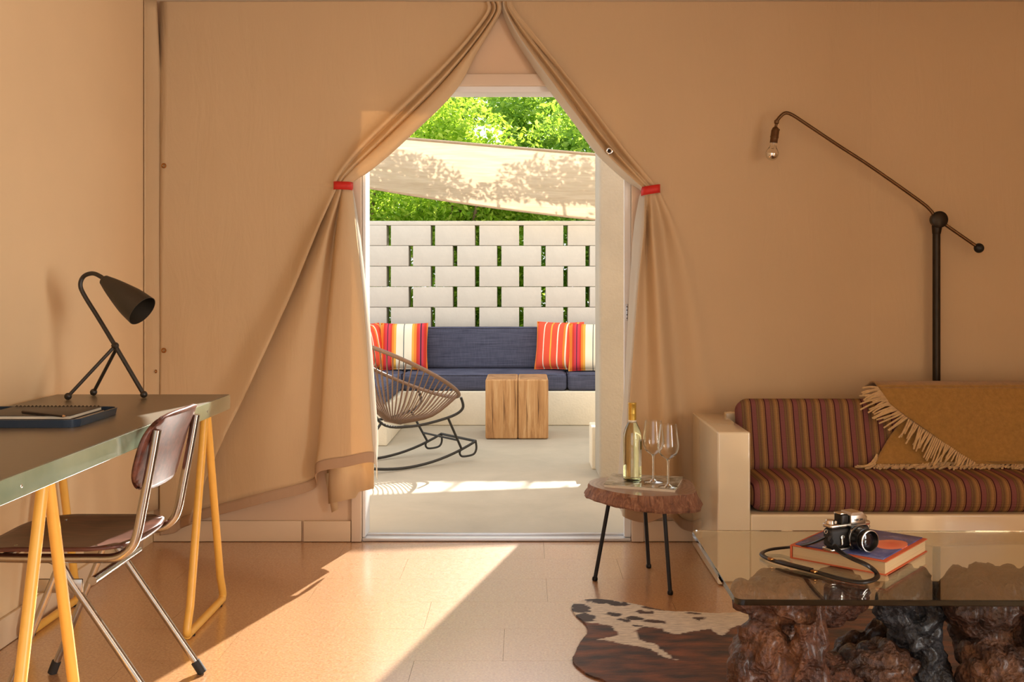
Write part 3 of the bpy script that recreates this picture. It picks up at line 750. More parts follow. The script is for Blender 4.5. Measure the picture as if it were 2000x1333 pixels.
# ------------------------------------------------------------------ tree slice side table
def slab():
    t = NT('slab_bark'); v = t.coord((30, 30, 5)); f = t.noise(v, 2.2, 6, .7, .8); k = t.noise(t.coord(), 8, 3)
    c = t.ramp(f, [(.3, srgb(78, 42, 26)), (.5, srgb(138, 86, 56)), (.7, srgb(190, 140, 104))])
    t.set(t.mix(c, srgb(180, 150, 130), t.math('MULTIPLY', k, .3)), .6, 0, .4); t.bump(f, .9, .012); return t.m
def slabtop():
    t = NT('slab_top'); v = t.coord(); w_ = t.new('ShaderNodeTexWave', wave_type='RINGS', Scale=18.0, Distortion=3.0, Detail=3.0); w_.rings_direction = 'Z'
    t.link(v, w_.inputs['Vector']); t.set(t.ramp(w_.outputs['Fac'], [(.2, srgb(136, 104, 86)), (.8, srgb(156, 122, 102))]), .28, 0, .5); t.p.inputs['Coat Weight'].default_value = .4; t.p.inputs['Coat Roughness'].default_value = .15; return t.m
tab = thing('slice_side_table', 'small tree slice side table on three black rod legs', 'side table', (.455, 3.98, 0))
ZT = .368
out = [(1152, 941), (1170, 935), (1205, 932), (1260, 931), (1310, 933), (1345, 939), (1356, 950), (1357, 963), (1330, 968), (1290, 970), (1250, 969), (1205, 963), (1170, 955), (1153, 948)]
tp = [Fz(x, y, ZT) for x, y in out]; tp = smooth_pts(tp, 5, True)
cen = sum(tp, Vector())/len(tp)
rings = []
for k in range(8):
    s_ = k/7; ring = []
    for i, p in enumerate(tp):
        d = p-cen; n_ = noise.noise(Vector((i*.55, s_*2.2, 1.3)))*.006 if 0 < k else 0
        ang = math.atan2(d.y, d.x)
        ex = .014*s_**1.4*(1.3+1.0*max(0, math.cos(ang+.5))+.5*max(0, -math.cos(ang))) - (.010*max(0, s_-.86)/.14)
        q = cen+d*(1+(ex+n_)/d.length); q.z = ZT-(.058+.010*math.cos(ang))*s_+(noise.noise(Vector((i*.3, 0, 4)))*.006 if k == 7 else 0); ring.append(q)
    rings.append(ring)
n = len(tp); g = G()
for r_ in rings: g.v += [tuple(p) for p in r_]
g.f = [(k*n+i, k*n+(i+1) % n, (k+1)*n+(i+1) % n, (k+1)*n+i) for k in range(7) for i in range(n)]
g.f += [tuple(7*n+i for i in range(n))]
obj('bark_edge', g, slab(), tab, angle=35, label='rough bark edge')
g = G(); g.prism([(cen.x+(p.x-cen.x)*.999, cen.y+(p.y-cen.y)*.999) for p in tp], ZT-.01, ZT+.001); obj('slice_top', g, slabtop(), tab, smooth=False)
M_LEG = plain('black_leg', srgb(30, 28, 27), .45, .4)
for (a, b) in (((1190, 993), (1162, 1135)), ((1297, 1005), (1309, 1162)), ((1258, 1000), (1267, 1110))):
    f0 = Fz(b[0], b[1]-3, .006)
    top = cen+(Vector((f0.x, f0.y, 0))-Vector((cen.x, cen.y, 0)))*.72; top.z = ZT-.055
    top.x = P(a[0], a[1], top.y).x
    lg = obj('leg', G().tube([top, f0], .0078, 10), M_LEG, tab)
    obj('foot_cap', G().lathe([(.009, 0), (.011, .003), (.011, .012), (.008, .016)], 14, Matrix.Translation((f0.x, f0.y, .0))), M_STEELHOLE, lg)
# magazine
mg = [Fz(1180, 951, ZT+.004), Fz(1318, 961, ZT+.004), Fz(1333, 936, ZT+.004), Fz(1196, 930, ZT+.004)]
def magmat():
    t = NT('magazine_cover'); v = t.coord((9, 9, 9)); f = t.noise(v, 1, 4, .6, 1.2)
    t.set(t.ramp(f, [(.3, srgb(70, 62, 50)), (.45, srgb(150, 140, 116)), (.6, srgb(196, 190, 172)), (.75, srgb(96, 92, 76))]), .12, 0, .5); return t.m
mag = thing('magazine', 'glossy magazine under the wine bottle and glasses', 'magazine', sum(mg, Vector())/4)
mag.location.z = ZT+.0012
obj('pages', G().prism([(p.x, p.y) for p in mg], ZT+.0012, ZT+.0115), plain('paper', srgb(222, 206, 180), .7), mag, smooth=False)
mc = sum(mg, Vector())/4
obj('cover', G().prism([(mc.x+(p.x-mc.x)*1.015, mc.y+(p.y-mc.y)*1.015) for p in mg], ZT+.0116, ZT+.0128), magmat(), mag, smooth=False)
ZM = ZT+.013
# wine bottle
bp = Fz(1235, 940, ZM); bo = thing('wine_bottle', 'white wine bottle with gold foil cap on the magazine', 'bottle', (bp.x, bp.y, ZM))
hb_ = .305
body = [(.0001, .012), (.018, .008), (.030, .0), (.0345, .003), (.036, .012), (.036, .17), (.0345, .185), (.028, .207), (.018, .226), (.0145, .238), (.0142, .29), (.0142, .300)]
inner = [(max(.0001, r_-.0026), z+(.003 if z < .02 else 0)) for r_, z in body]
obj('glass_body', G().lathe(body+inner[::-1], 40, None, False), glass('bottle_glass', (.975, .985, .94, 1), 1.5), bo, world=False, angle=60)
wine = [(.0001, .0145), (.0158, .0105), (.0277, .0026), (.0322, .0056), (.0338, .0146), (.0338, .17), (.0323, .185), (.0258, .207), (.0158, .226), (.0126, .236), (.0001, .236)]
obj('wine', G().lathe(wine, 36), glass('white_wine', (.99, .96, .66, 1), 1.34), bo, world=False)
obj('foil_cap', G().lathe([(.0155, .238), (.0155, .262), (.0159, .264), (.0155, .266), (.0155, .300), (.0162, .301), (.0162, .304), (.015, .306), (.0001, .306)], 30), plain('gold_foil', srgb(206, 168, 74), .35, .6, .05), bo, world=False)
obj('foil_band', G().lathe([(.0153, .228), (.0160, .229), (.0160, .2375), (.0153, .238)], 30), plain('white_band', srgb(238, 232, 214), .5), bo, world=False)
def arc(r, a0, a1, z0, z1, n=10): return G().grid(lambda u, v: Vector((r*math.cos(R(a0+(a1-a0)*u)), r*math.sin(R(a0+(a1-a0)*u)), z0+(z1-z0)*v)), n, 1)
lb = obj('label', arc(.0364, -52, 30, .06, .165), plain('pale_label', srgb(226, 222, 200), .6), bo, world=False)
obj('label_emblem', arc(.0367, -40, -12, .125, .158), plain('olive', srgb(150, 132, 60), .6), lb, world=False)
# glasses
def wineglass(label, px, py):
    q = Fz(px, py, ZM); t = thing('wine_glass', label, 'wine glass', (q.x, q.y, ZM))
    obj('foot', G().lathe([(.0001, .001), (.036, .0005), (.0375, .002), (.030, .0035), (.012, .006), (.005, .011)], 36, None, False), M_GLASS, t, world=False, angle=70)
    obj('stem', G().lathe([(.005, .011), (.0038, .03), (.0035, .075), (.0045, .098), (.008, .106)], 20, None, False), M_GLASS, t, world=False)
    outp = [(.008, .106), (.020, .113), (.033, .127), (.040, .147), (.0405, .165), (.036, .20), (.0315, .238)]
    so = [(p.x, p.z) for p in smooth_pts([(a, 0, b) for a, b in outp], 4)]
    inn = [(max(.0001, a-.0011), b+(.0012 if i < 8 else 0)) for i, (a, b) in enumerate(so)][::-1]
    inn.append((.0001, inn[-1][1]))
    obj('bowl', G().lathe([(.0001, .105)]+so+inn, 40, None, False), M_GLASS, t, world=False, angle=70)
wineglass('empty wine glass nearest the sofa arm on the side table', 1305, 952)
wineglass('empty wine glass between the bottle and the other glass', 1276, 942)

# ------------------------------------------------------------------ desk
DZt = .767
dx0, dx1, dy0, dy1 = -1.625, -1.022, 1.74, 3.553
M_DESKTOP = plain('linoleum_top', srgb(104, 92, 72), .34, 0, .05, 60, .02, 1.0)
def edgegreen():
    t = NT('green_edge'); v = t.coord((1, 1.5, 1)); f = t.noise(v, 4, 3); t.set(t.ramp(f, [(.3, srgb(132, 152, 122)), (.7, srgb(160, 178, 152))]), .18, .25, .6); t.p.inputs['Coat Weight'].default_value = 1; t.p.inputs['Coat IOR'].default_value = 1.9; t.p.inputs['Coat Roughness'].default_value = .1; return t.m
desk = thing('desk', 'long desk with dark top and green edge on yellow trestles', 'desk', ((dx0+dx1)/2, (dy0+dy1)/2, 0))
obj('edge_frame', G().rbox(dx0, dx1, dy0, dy1, DZt-.051, DZt-.0015, .002, 2), edgegreen(), desk)
obj('top', G().rbox(dx0+.003, dx1-.003, dy0+.003, dy1-.003, DZt-.003, DZt, .001, 1), M_DESKTOP, desk)
for y in (2.08, 2.9, 3.3): obj('screw', G().ball((dx1, y, DZt-.028), .004, 8, (.4, 1, 1)), M_CHROME, desk)
M_YEL = plain('yellow_paint', srgb(236, 178, 78), .38, 0, .04, 30)
def trestle(label, yc):
    t = thing('trestle', label, 'trestle', ((dx0+dx1)/2, yc, 0), 0, None)
    ztop = DZt-.062
    for x in (-1.09, -1.612):
        pts = [(x, yc-.012, ztop), (x, yc-.165, .10), (x, yc-.195, .035), (x, yc-.185, .017), (x, yc-.16, .014), (x, yc+.16, .014), (x, yc+.185, .017), (x, yc+.195, .035), (x, yc+.165, .10), (x, yc+.012, ztop)]
        pp = [pts[0]]+smooth_pts(pts[1:9], 5)+[pts[9]]
        ll = obj('leg_loop', G().tube(pp, .0135, 12), M_YEL, t)
        for s_ in (-1, 1): obj('foot_pad', G().lathe([(.012, 0), (.012, .004)], 12, Matrix.Translation((x, yc+.15*s_, .0))), M_STEELHOLE, ll)
    obj('top_bar', G().rbox(-1.63, -1.07, yc-.02, yc+.02, ztop-.002, DZt-.0515, .003, 2), M_YEL, t)
trestle('yellow tube trestle under the far end of the desk', 3.50)
trestle('yellow tube trestle under the near end of the desk', 2.33)

# desk lamp
M_DL = plain('dark_olive_enamel', srgb(52, 44, 34), .42, .1, .06, 20)
dl = thing('desk_lamp', 'dark three legged desk lamp with a cone shade on the desk', 'desk lamp', (-1.40, 3.44, DZt))
f1, f2, f3 = Vector((-1.505, 3.374, DZt+.0122)), Vector((-1.476, 3.505, DZt+.0122)), Vector((-1.278, 3.435, DZt+.0122))
kn = P(225, 676, 3.44)
stem = [f3, kn, P(193, 623, 3.45), P(164, 576, 3.45), P(157, 556, 3.45), P(164, 540, 3.45), P(181, 534.5, 3.44), P(197, 541, 3.43), P(209, 551, 3.42)]
obj('stem', G().tube([f3, kn]+smooth_pts(stem[1:], 6)[1:], .0074, 12), M_DL, dl)
obj('leg', G().tube([f1, kn], .0058, 10), M_DL, dl)
obj('leg', G().tube([f2, kn+Vector((0, .01, -.01))], .0058, 10), M_DL, dl)
for f_ in (f1, f2, f3): obj('ball_foot', G().ball(f_, .012, 16), M_DL, dl)
obj('knuckle', G().ball(kn, .0125, 14).tube([kn+Vector((-.006, -.012, .003)), kn+Vector((.008, -.014, -.002))], .005, 8), M_DL, dl)
a0 = P(203, 547, 3.43); a1 = P(278, 608, 3.39); ax = (a1-a0).normalized(); ln = (a1-a0).length
Msh = Matrix.Translation(a0) @ ax.to_track_quat('Z', 'Y').to_matrix().to_4x4()
so = [(.012, -.004), (.0175, .0), (.0195, .006), (.030, .04), (.041, .085), (.050, .13), (.0545, ln)]
so = [(p.x, p.z) for p in smooth_pts([(a, 0, b) for a, b in so], 4)]
inn = [(a-.0016, b) for a, b in so[::-1][:-4]]
sh = obj('shade', G().lathe([(.0001, -.004)]+so+inn+[(.0001, .012)], 40, Msh, False), M_DL, dl, angle=60)
obj('bulb', G().lathe([(.011, .03), (.012, .06), (.022, .09), (.0255, .11), (.022, .128), (.010, .138), (.0001, .14)], 20, Msh), plain('frosted_bulb', srgb(238, 230, 214), .2), dl)

# tray, notebooks, pencil
q = [Fz(215, 808, DZt), Fz(172, 837, DZt)]
tx0, tx1, ty0, ty1 = -1.60, -1.19, 2.715, 3.02
tray = thing('desk_tray', 'dark blue rounded tray holding notebooks on the desk', 'tray', ((tx0+tx1)/2, (ty0+ty1)/2, DZt))
M_TRAY = plain('navy_tray', srgb(46, 58, 72), .25, 0, .05, 20)
def rrect(x0, x1, y0, y1, r, n=6):
    out = []
    for (cx, cy, a0) in ((x1-r, y1-r, 0), (x0+r, y1-r, 90), (x0+r, y0+r, 180), (x1-r, y0+r, 270)):
        for k in range(n+1): a = R(a0+90*k/n); out.append((cx+r*math.cos(a), cy+r*math.sin(a)))
    return out
obj('tray_floor', G().prism(rrect(tx0+.006, tx1-.006, ty0+.006, ty1-.006, .03), DZt+.0005, DZt+.006), M_TRAY, tray, smooth=False)
o1, o2 = rrect(tx0, tx1, ty0, ty1, .036), rrect(tx0+.005, tx1-.005, ty0+.005, ty1-.005, .032); b1 = rrect(tx0+.004, tx1-.004, ty0+.004, ty1-.004, .033)
n = len(o1); g = G(); g.v = [(x, y, DZt+.0005) for x, y in b1]+[(x, y, DZt+.022) for x, y in o1]+[(x, y, DZt+.022) for x, y in o2]+[(x, y, DZt+.005) for x, y in o2]
g.f = [(k*n+i, k*n+(i+1) % n, (k+1)*n+(i+1) % n, (k+1)*n+i) for k in range(3) for i in range(n)]
obj('tray_rim', g, M_TRAY, tray, angle=50)
M_NB = plain('black_notebook_cover', srgb(52, 44, 38), .45, 0, .06, 40); M_PAPER = plain('notebook_paper', srgb(226, 214, 190), .8)
def notebook(label, x0, x1, y0, y1, z, side):
    t = thing('spiral_notebook', label, 'notebook', ((x0+x1)/2, (y0+y1)/2, z))
    obj('pages', G().box(x0+.002, x1-.002, y0+.002, y1-.002, z+.001, z+.008), M_PAPER, t, smooth=False)
    obj('cover', G().rbox(x0, x1, y0, y1, z+.0082, z+.0098, .0007, 1), M_NB, t)
    obj('back_cover', G().rbox(x0, x1, y0, y1, z-.0002, z+.001, .0005, 1), M_NB, t)
    cnt = 18 if side == 'y' else 22
    pr = None
    for k in range(cnt):
        if side == 'y': c = Vector((x1-.002, y0+.01+(y1-y0-.02)*k/(cnt-1), z+.005)); rot = 0
        else: c = Vector((x0+.01+(x1-x0-.02)*k/(cnt-1), y1-.002, z+.005)); rot = R(90)
        if pr is None:
            pr = obj('wire_ring', G().tube([(.0075*math.cos(a), 0, .0075*math.sin(a)) for a in [2*math.pi*i/12 for i in range(12)]], .0012, 5, True), M_STEELHOLE, t, world=False); r_ = pr
        else: r_ = share('wire_ring', pr, t)
        r_.location = c-t.location; r_.rotation_euler = (0, 0, rot)
notebook('black spiral notebook with the pencil on it in the tray', -1.49, -1.232, 2.775, 2.985, DZt+.0155, 'x')
pp_ = thing('paper_pad', 'pale paper pad under the spiral notebook in the tray', 'paper pad', (-1.36, 2.88, DZt+.0065))
obj('sheets', G().rbox(-1.495, -1.228, 2.77, 2.99, DZt+.0065, DZt+.0140, .001, 1), M_PAPER, pp_)
obj('backing_board', G().rbox(-1.495, -1.228, 2.77, 2.99, DZt+.0140, DZt+.0152, .0005, 1), M_NB, pp_)
notebook('spare black spiral notebook at the far left of the tray', -1.592, -1.50, 2.80, 2.985, DZt+.0065, 'y')
pa, pb = Fz(44, 805, DZt+.0295), Fz(130, 814, DZt+.0295)
pc = thing('pencil', 'dark pencil lying across the notebook in the tray', 'pencil', (pa+pb)/2)
dv = (pb-pa).normalized()
obj('barrel', G().tube([pa, pb-dv*.014], .0038, 6), plain('pencil_paint', srgb(44, 30, 22), .4), pc)
obj('tip', G().tube([pb-dv*.014, pb-dv*.003], [.0036, .0012], 6), plain('pencil_wood', srgb(196, 150, 100), .7), pc)
obj('lead', G().tube([pb-dv*.003, pb], [.0012, .0003], 6), M_STEELHOLE, pc)

# ------------------------------------------------------------------ desk chair
ch_ = thing('desk_chair', 'brown plywood chair with chrome tube legs pulled up to the desk', 'chair', (-1.2, 2.86, 0))
def ply():
    t = NT('brown_plywood'); v = t.coord((3, 26, 26)); f = t.noise(v, 2, 6, .65, .3)
    c = t.ramp(f, [(.3, srgb(64, 34, 26)), (.5, srgb(94, 52, 40)), (.7, srgb(120, 72, 56))]); t.set(c, .42, 0, .4); t.p.inputs['Coat Weight'].default_value = .22; t.p.inputs['Coat Roughness'].default_value = .28; return t.m
M_PLY = ply(); M_TUBE = plain('worn_chrome_tube', srgb(176, 168, 158), .22, 1, .08, 30); M_RUB = plain('rubber', srgb(36, 33, 30), .7)
ya, yb = 2.665, 3.055
def seatf(u, v): # u front->rear along x, v across y
    x = -1.475+.425*u; y = ya+(yb-ya)*v
    a = 2*v-1; e = 2*u-1
    rr = (abs(a)**5+abs(e)**5)
    sc_ = 1.0 if rr < 1 else (1/rr)**.2
    x = -1.2625+(x+1.2625)*sc_; y = 2.86+(y-2.86)*sc_
    z = .448+.020*max(0, -e-.35)**1.2*(-1)+.010*a*a-.012*(1-a*a)*max(0, 1-abs(e-.2))+.012*max(0, e-.6)
    return Vector((x, y, z))
obj('seat', G().grid(seatf, 24, 24), M_PLY, ch_, angle=80, solid=.011)
def backf(u, v): # u across y, v up
    a = 2*u-1; b = 2*v-1; rr = abs(a)**3.5+abs(b)**3.5; s_ = 1 if rr < 1 else (1/rr)**(1/3.5)
    a *= s_; b *= s_
    z = .70+.105*b; y = 2.86+.19*a
    x = -1.008+.11*(z-.60)/.42*1.0-.028*a*a-.002+.012*max(0, b)**2
    return Vector((x, y, z))
obj('backrest', G().grid(backf, 24, 20), M_PLY, ch_, angle=80, solid=.010)
for s_, y in ((-1, 2.70), (1, 3.02)):
    up_ = smooth_pts([(-.970, y, .765), (-.985, y, .68), (-1.006, y, .57), (-1.022, y, .49), (-1.04, y, .452), (-1.08, y, .428), (-1.15, y, .426), (-1.30, y, .426), (-1.40, y, .428)], 5)
    obj('back_tube', G().tube(up_, .0125, 12), M_TUBE, ch_)
    lr = obj('leg', G().tube(smooth_pts([(-1.285, y, .425), (-1.255, y, .424), (-1.222, y, .405), (-1.20, y, .37)], 4)+[(-.955, y, .012)], .0100, 12), M_TUBE, ch_)
    obj('foot_cap', G().tube([(-.972, y, .036), (-.950, y, .002)], .0135, 12), M_RUB, lr)
    lf = obj('leg', G().tube([(-1.225, y, .413), (-1.39, y, .012)], .0100, 12), M_TUBE, ch_)
    obj('foot_cap', G().tube([(-1.381, y, .036), (-1.394, y, .002)], .0135, 12), M_RUB, lf)
    obj('side_plate', G().rbox(-1.30, -1.165, y-.004, y+.004, .335, .372, .003, 1), M_TUBE, ch_)
obj('crossbar', G().tube([(-1.14, 2.70, .366), (-1.14, 3.02, .366)], .0115, 12), M_TUBE, ch_)
obj('crossbar', G().tube([(-1.38, 2.70, .427), (-1.38, 3.02, .427)], .0105, 12), M_TUBE, ch_)
for (u, v) in ((.8, .12), (.8, .88), (.3, .12), (.3, .88)):
    p = seatf(u, v); obj('rivet', G().ball(p+Vector((0, 0, .0058)), .005, 10, (1, 1, .35)), M_CHROME, ch_)
for y in (2.70, 3.02):
    for z in (.66, .735): obj('rivet', G().ball((backf(.5+(y-2.86)/.38, .5+(z-.70)/.21).x-.005, y, z), .005, 10, (.4, 1, 1)), M_CHROME, ch_)

# ------------------------------------------------------------------ cowhide
rug_px = [(1117, 1189), (1128, 1179), (1160, 1174), (1205, 1178), (1250, 1186), (1300, 1197), (1350, 1199), (1400, 1202), (1450, 1199), (1520, 1196), (1640, 1192), (1780, 1196), (1900, 1200)]
rp = [Fz(*p) for p in rug_px]+[Vector((1.75, 3.2, 0)), Vector((1.6, 2.6, 0)), Vector((1.75, 2.2, 0)), Vector((1.3, 2.25, 0)), Vector((.8, 2.2, 0)), Vector((.45, 2.45, 0)), Vector((.33, 2.70, 0))]+[Fz(*p) for p in [(1190, 1340), (1150, 1322), (1123, 1302), (1120, 1288), (1132, 1262), (1148, 1236), (1140, 1218), (1124, 1204)]]
def hide():
    t = NT('cowhide'); at = t.new('ShaderNodeAttribute', attribute_name='hide_colour'); fine = t.noise(t.coord((60, 320, 10)), 1, 3); hair = t.noise(t.coord((26, 120, 10)), 1, 4, .7)
    k = t.ramp(hair, [(.3, (.62, .62, .62, 1)), (.7, (1.1, 1.1, 1.1, 1))])
    t.set(t.mix(at.outputs['Color'], k, 1.0, 'MULTIPLY'), .5, 0, .4); t.bump(fine, .6, .004); t.p.inputs['Sheen Weight'].default_value = .1; return t.m
WHITE = [(0, 0), (1200, 0), (2600, 0), (2600, 380), (2100, 370), (1870, 395), (1760, 412), (1640, 430), (1605, 500), (1545, 500), (1470, 438), (1290, 468), (1130, 500), (1000, 440), (860, 425), (770, 455), (800, 540), (970, 590), (1030, 655), (1140, 735), (1020, 700), (900, 625), (700, 590), (560, 560), (390, 545), (560, 520), (620, 500), (540, 415), (340, 385), (180, 330)]
SPOTS = [(255, 250, 90, 42), (300, 335, 95, 36), (430, 180, 130, 24), (600, 205, 110, 22), (570, 306, 75, 15), (660, 362, 55, 15), (760, 345, 80, 17), (940, 373, 105, 16), (850, 288, 90, 18), (780, 415, 50, 8), (1355, 345, 62, 11), (960, 250, 130, 16), (1310, 298, 70, 8), (830, 205, 70, 14)]
def hide_col(p):
    px = 1025+2000*p.x/p.y; py = 555+2300/p.y
    x = (px-1080)*4.762; y = (py-1140)*4.762
    x += 26*noise.noise(Vector((p.x*22, p.y*50, 0)))+14*noise.noise(Vector((p.x*60, p.y*160, 5))); y += 12*noise.noise(Vector((p.x*30, p.y*60, 9)))
    ins = False; j = len(WHITE)-1
    for i in range(len(WHITE)):
        (xi, yi), (xj, yj) = WHITE[i], WHITE[j]
        if (yi > y) != (yj > y) and x < (xj-xi)*(y-yi)/(yj-yi)+xi: ins = not ins
        j = i
    n1 = noise.noise(Vector((p.x*9, p.y*26, 2))); n2 = noise.noise(Vector((p.x*20, p.y*90, 7)))
    k = max(0, min(1, .42+.75*n1+.35*n2))
    a, b = srgb(34, 24, 24), srgb(150, 84, 44)
    dark = [a[i]+(b[i]-a[i])*k for i in range(3)]
    if not ins: return dark
    for (cx, cy, rx, ry) in SPOTS:
        if ((x-cx)/rx)**2+((y-cy-(x-cx)*.08)/ry)**2 < 1: return [q*.8 for q in (srgb(60, 42, 40) if cx < 800 else srgb(92, 60, 46))[:3]]
    w0 = srgb(255, 246, 226); return [q*(.93+.12*n2) for q in w0[:3]]
sp_ = smooth_pts(rp, 8, True)
ctr = Vector((.95, 2.98, 0)); rug = thing('cowhide_rug', 'brown and white cowhide rug on the cork floor', 'rug', ctr)
g = G(); sp2 = []
for i, p in enumerate(sp_):
    d = (p-ctr); j_ = .004*noise.noise(Vector((i*1.7, 0, 0)))+random.uniform(-.002, .002); sp2.append(p+d.normalized()*j_)
g.prism([(p.x, p.y) for p in sp2], .0008, .0065)
hd = obj('hide', g, hide(), rug, smooth=False)
bm = bmesh.new(); bm.from_mesh(hd.data); bmesh.ops.triangulate(bm, faces=[f for f in bm.faces if len(f.verts) > 4])
for axis, lo_, hi_, n_ in ((0, .12, 1.2, 120), (1, 2.75, 3.66, 150)):
    for k in range(n_+1):
        c = Vector((0, 0, 0)); c[axis] = lo_+(hi_-lo_)*k/n_; nn = Vector((0, 0, 0)); nn[axis] = 1
        bmesh.ops.bisect_plane(bm, geom=bm.verts[:]+bm.edges[:]+bm.faces[:], plane_co=c-ctr, plane_no=nn)
bm.to_mesh(hd.data); bm.free()
def paint(me):
    at = me.color_attributes.new('hide_colour', 'FLOAT_COLOR', 'POINT')
    for v, c in zip(me.vertices, at.data): c.color = (*hide_col(v.co+ctr), 1)
paint(hd.data)
# short hair fringe round the outline
g = G()
for i in range(len(sp2)):
    a, b = sp2[i], sp2[(i+1) % len(sp2)]
    if a.x > 1.5: continue
    m = max(1, int((b-a).length/.0035)); nr = Vector(((a-ctr).x, (a-ctr).y, 0)).normalized()
    for k in range(m):
        p = a+(b-a)*(k/m); l = random.uniform(.006, .014); q2 = p+nr*l+Vector((random.uniform(-.004, .004), random.uniform(-.004, .004), 0))
        tn = (b-a).normalized()*.0011; i0 = len(g.v)
        g.v += [tuple(p-tn+Vector((0, 0, .006))-nr*.004), tuple(p+tn+Vector((0, 0, .006))-nr*.004), (q2.x, q2.y, .0015)]; g.f.append((i0, i0+1, i0+2))
paint(obj('hair_edge', g, hd.data.materials[0], rug, smooth=False, kind='stuff').data)

# ------------------------------------------------------------------ glass coffee table on roots
GZ = .40
tc_ = Vector((1.15, 2.775, 0)); tbl = thing('coffee_table', 'glass coffee table on gnarled driftwood roots', 'coffee table', tc_)
M_TGLASS = glass('table_glass', (.90, .955, .92, 1), 1.5)
gx0, gx1, gy0, gy1 = .50, 1.85, 2.431, 3.119
rot = Matrix.Translation((.5, gy0, 0)) @ Matrix.Rotation(R(-.6), 4, 'Z') @ Matrix.Translation((-.5, -gy0, 0))
g = G(); poly = rrect(gx0, gx1, gy0, gy1, .022, 8)
n = len(poly); ins = rrect(gx0+.0015, gx1-.0015, gy0+.0015, gy1-.0015, .021, 8)
g.v = [(x, y, GZ-.0145) for x, y in ins]+[(x, y, GZ-.013) for x, y in poly]+[(x, y, GZ-.0015) for x, y in poly]+[(x, y, GZ) for x, y in ins]
g.f = [(k*n+i, k*n+(i+1) % n, (k+1)*n+(i+1) % n, (k+1)*n+i) for k in range(3) for i in range(n)]+[tuple(range(n-1, -1, -1)), tuple(3*n+i for i in range(n))]
g.v = [tuple(rot @ Vector(p)) for p in g.v]
obj('glass_top', g, M_TGLASS, tbl, smooth=False, label='clear glass top with rounded corners')
def burl(name, c0, c1, c2, rough=.42):
    t = NT(name); v = t.coord(); f = t.noise(v, 9, 6, .65, .8); k = t.noise(v, 70, 5, .7); vo = t.new('ShaderNodeTexVoronoi', Scale=85.0); t.link(v, vo.inputs['Vector'])
    c = t.ramp(f, [(.3, c0), (.5, c1), (.72, c2)]); t.set(t.mix(c, c0, t.ramp(k, [(.35, (0, 0, 0, 1)), (.65, (.55, .55, .55, 1))])), rough, 0, .5)
    t.bump(t.math('ADD', k, t.math('MULTIPLY', vo.outputs['Distance'], .8)), 1, .014); t.p.inputs['Coat Weight'].default_value = .3; t.p.inputs['Coat Roughness'].default_value = .25; return t.m
B1 = burl('burl_brown', srgb(52, 28, 18), srgb(112, 66, 40), srgb(170, 112, 70))
B2 = burl('burl_black', srgb(16, 15, 17), srgb(38, 36, 38), srgb(74, 72, 76), .4)
B3 = burl('burl_dark', srgb(44, 26, 16), srgb(98, 60, 36), srgb(150, 100, 62))
def lump(name, balls, tubes, mat, seed, amp=.02, vox=.010):
    g = G()
    for (c, r_) in balls: g.ball(Vector(c), 1, 16, r_)
    for pts, rr in tubes: g.tube(smooth_pts(pts, 5), [rr[0]+(rr[1]-rr[0])*k/(5*(len(pts)-1)) for k in range(5*(len(pts)-1)+1)], 10)
    me = bpy.data.meshes.new('tmp'); me.from_pydata(g.v, [], g.f); o = bpy.data.objects.new('tmp', me); COL.objects.link(o)
    m = o.modifiers.new('r', 'REMESH'); m.mode = 'VOXEL'; m.voxel_size = vox; m.use_smooth_shade = True
    dg = bpy.context.evaluated_depsgraph_get(); me2 = bpy.data.meshes.new_from_object(o.evaluated_get(dg)); bpy.data.objects.remove(o)
    co = [v.co.copy() for v in me2.vertices]; nm = [v.normal.copy() for v in me2.vertices]
    for v, p, n_ in zip(me2.vertices, co, nm):
        q = p*9+Vector((seed, 0, 0))
        d = noise.fractal(q, .9, 2.1, 4)*amp - amp*.8*max(0, .25-abs(noise.noise(p*14+Vector((0, seed, 0)))))*3
        v.co = p+n_*d
        v.co.z = min(max(v.co.z, .007), GZ-.0152)
        v.co -= tc_
    me2.materials.clear(); me2.materials.append(mat)
    for p in me2.polygons: p.use_smooth = True
    me2.name = name; o = bpy.data.objects.new(name, me2); COL.objects.link(o); o.parent = tbl; return o
lump('root', [((.66, 2.66, .335), (.10, .09, .065)), ((.79, 2.68, .33), (.12, .10, .07)), ((.57, 2.62, .345), (.035, .04, .04)), ((.60, 2.62, .20), (.075, .08, .10)), ((.63, 2.62, .06), (.10, .10, .06)), ((.78, 2.68, .10), (.12, .12, .10)), ((.56, 2.60, .11), (.055, .06, .06)), ((.70, 2.76, .2), (.11, .06, .14)), ((.55, 2.58, .17), (.045, .05, .06))],
     [([(.70, 2.56, .30), (.69, 2.555, .22), (.66, 2.55, .12), (.66, 2.55, .02)], (.028, .026)), ([(.74, 2.60, .34), (.735, 2.57, .24), (.73, 2.565, .16), (.73, 2.56, .05)], (.026, .03))], B1, 1.0, .024)
lump('root', [((.98, 2.70, .30), (.05, .06, .055)), ((1.04, 2.72, .33), (.06, .06, .055)), ((1.02, 2.68, .22), (.06, .06, .05)), ((1.05, 2.70, .12), (.09, .08, .10)), ((.94, 2.69, .275), (.03, .03, .025))],
     [([(1.06, 2.70, .36), (1.07, 2.70, .25), (1.06, 2.68, .1), (1.05, 2.66, .02)], (.03, .05))], B2, 4.0, .030, .009)
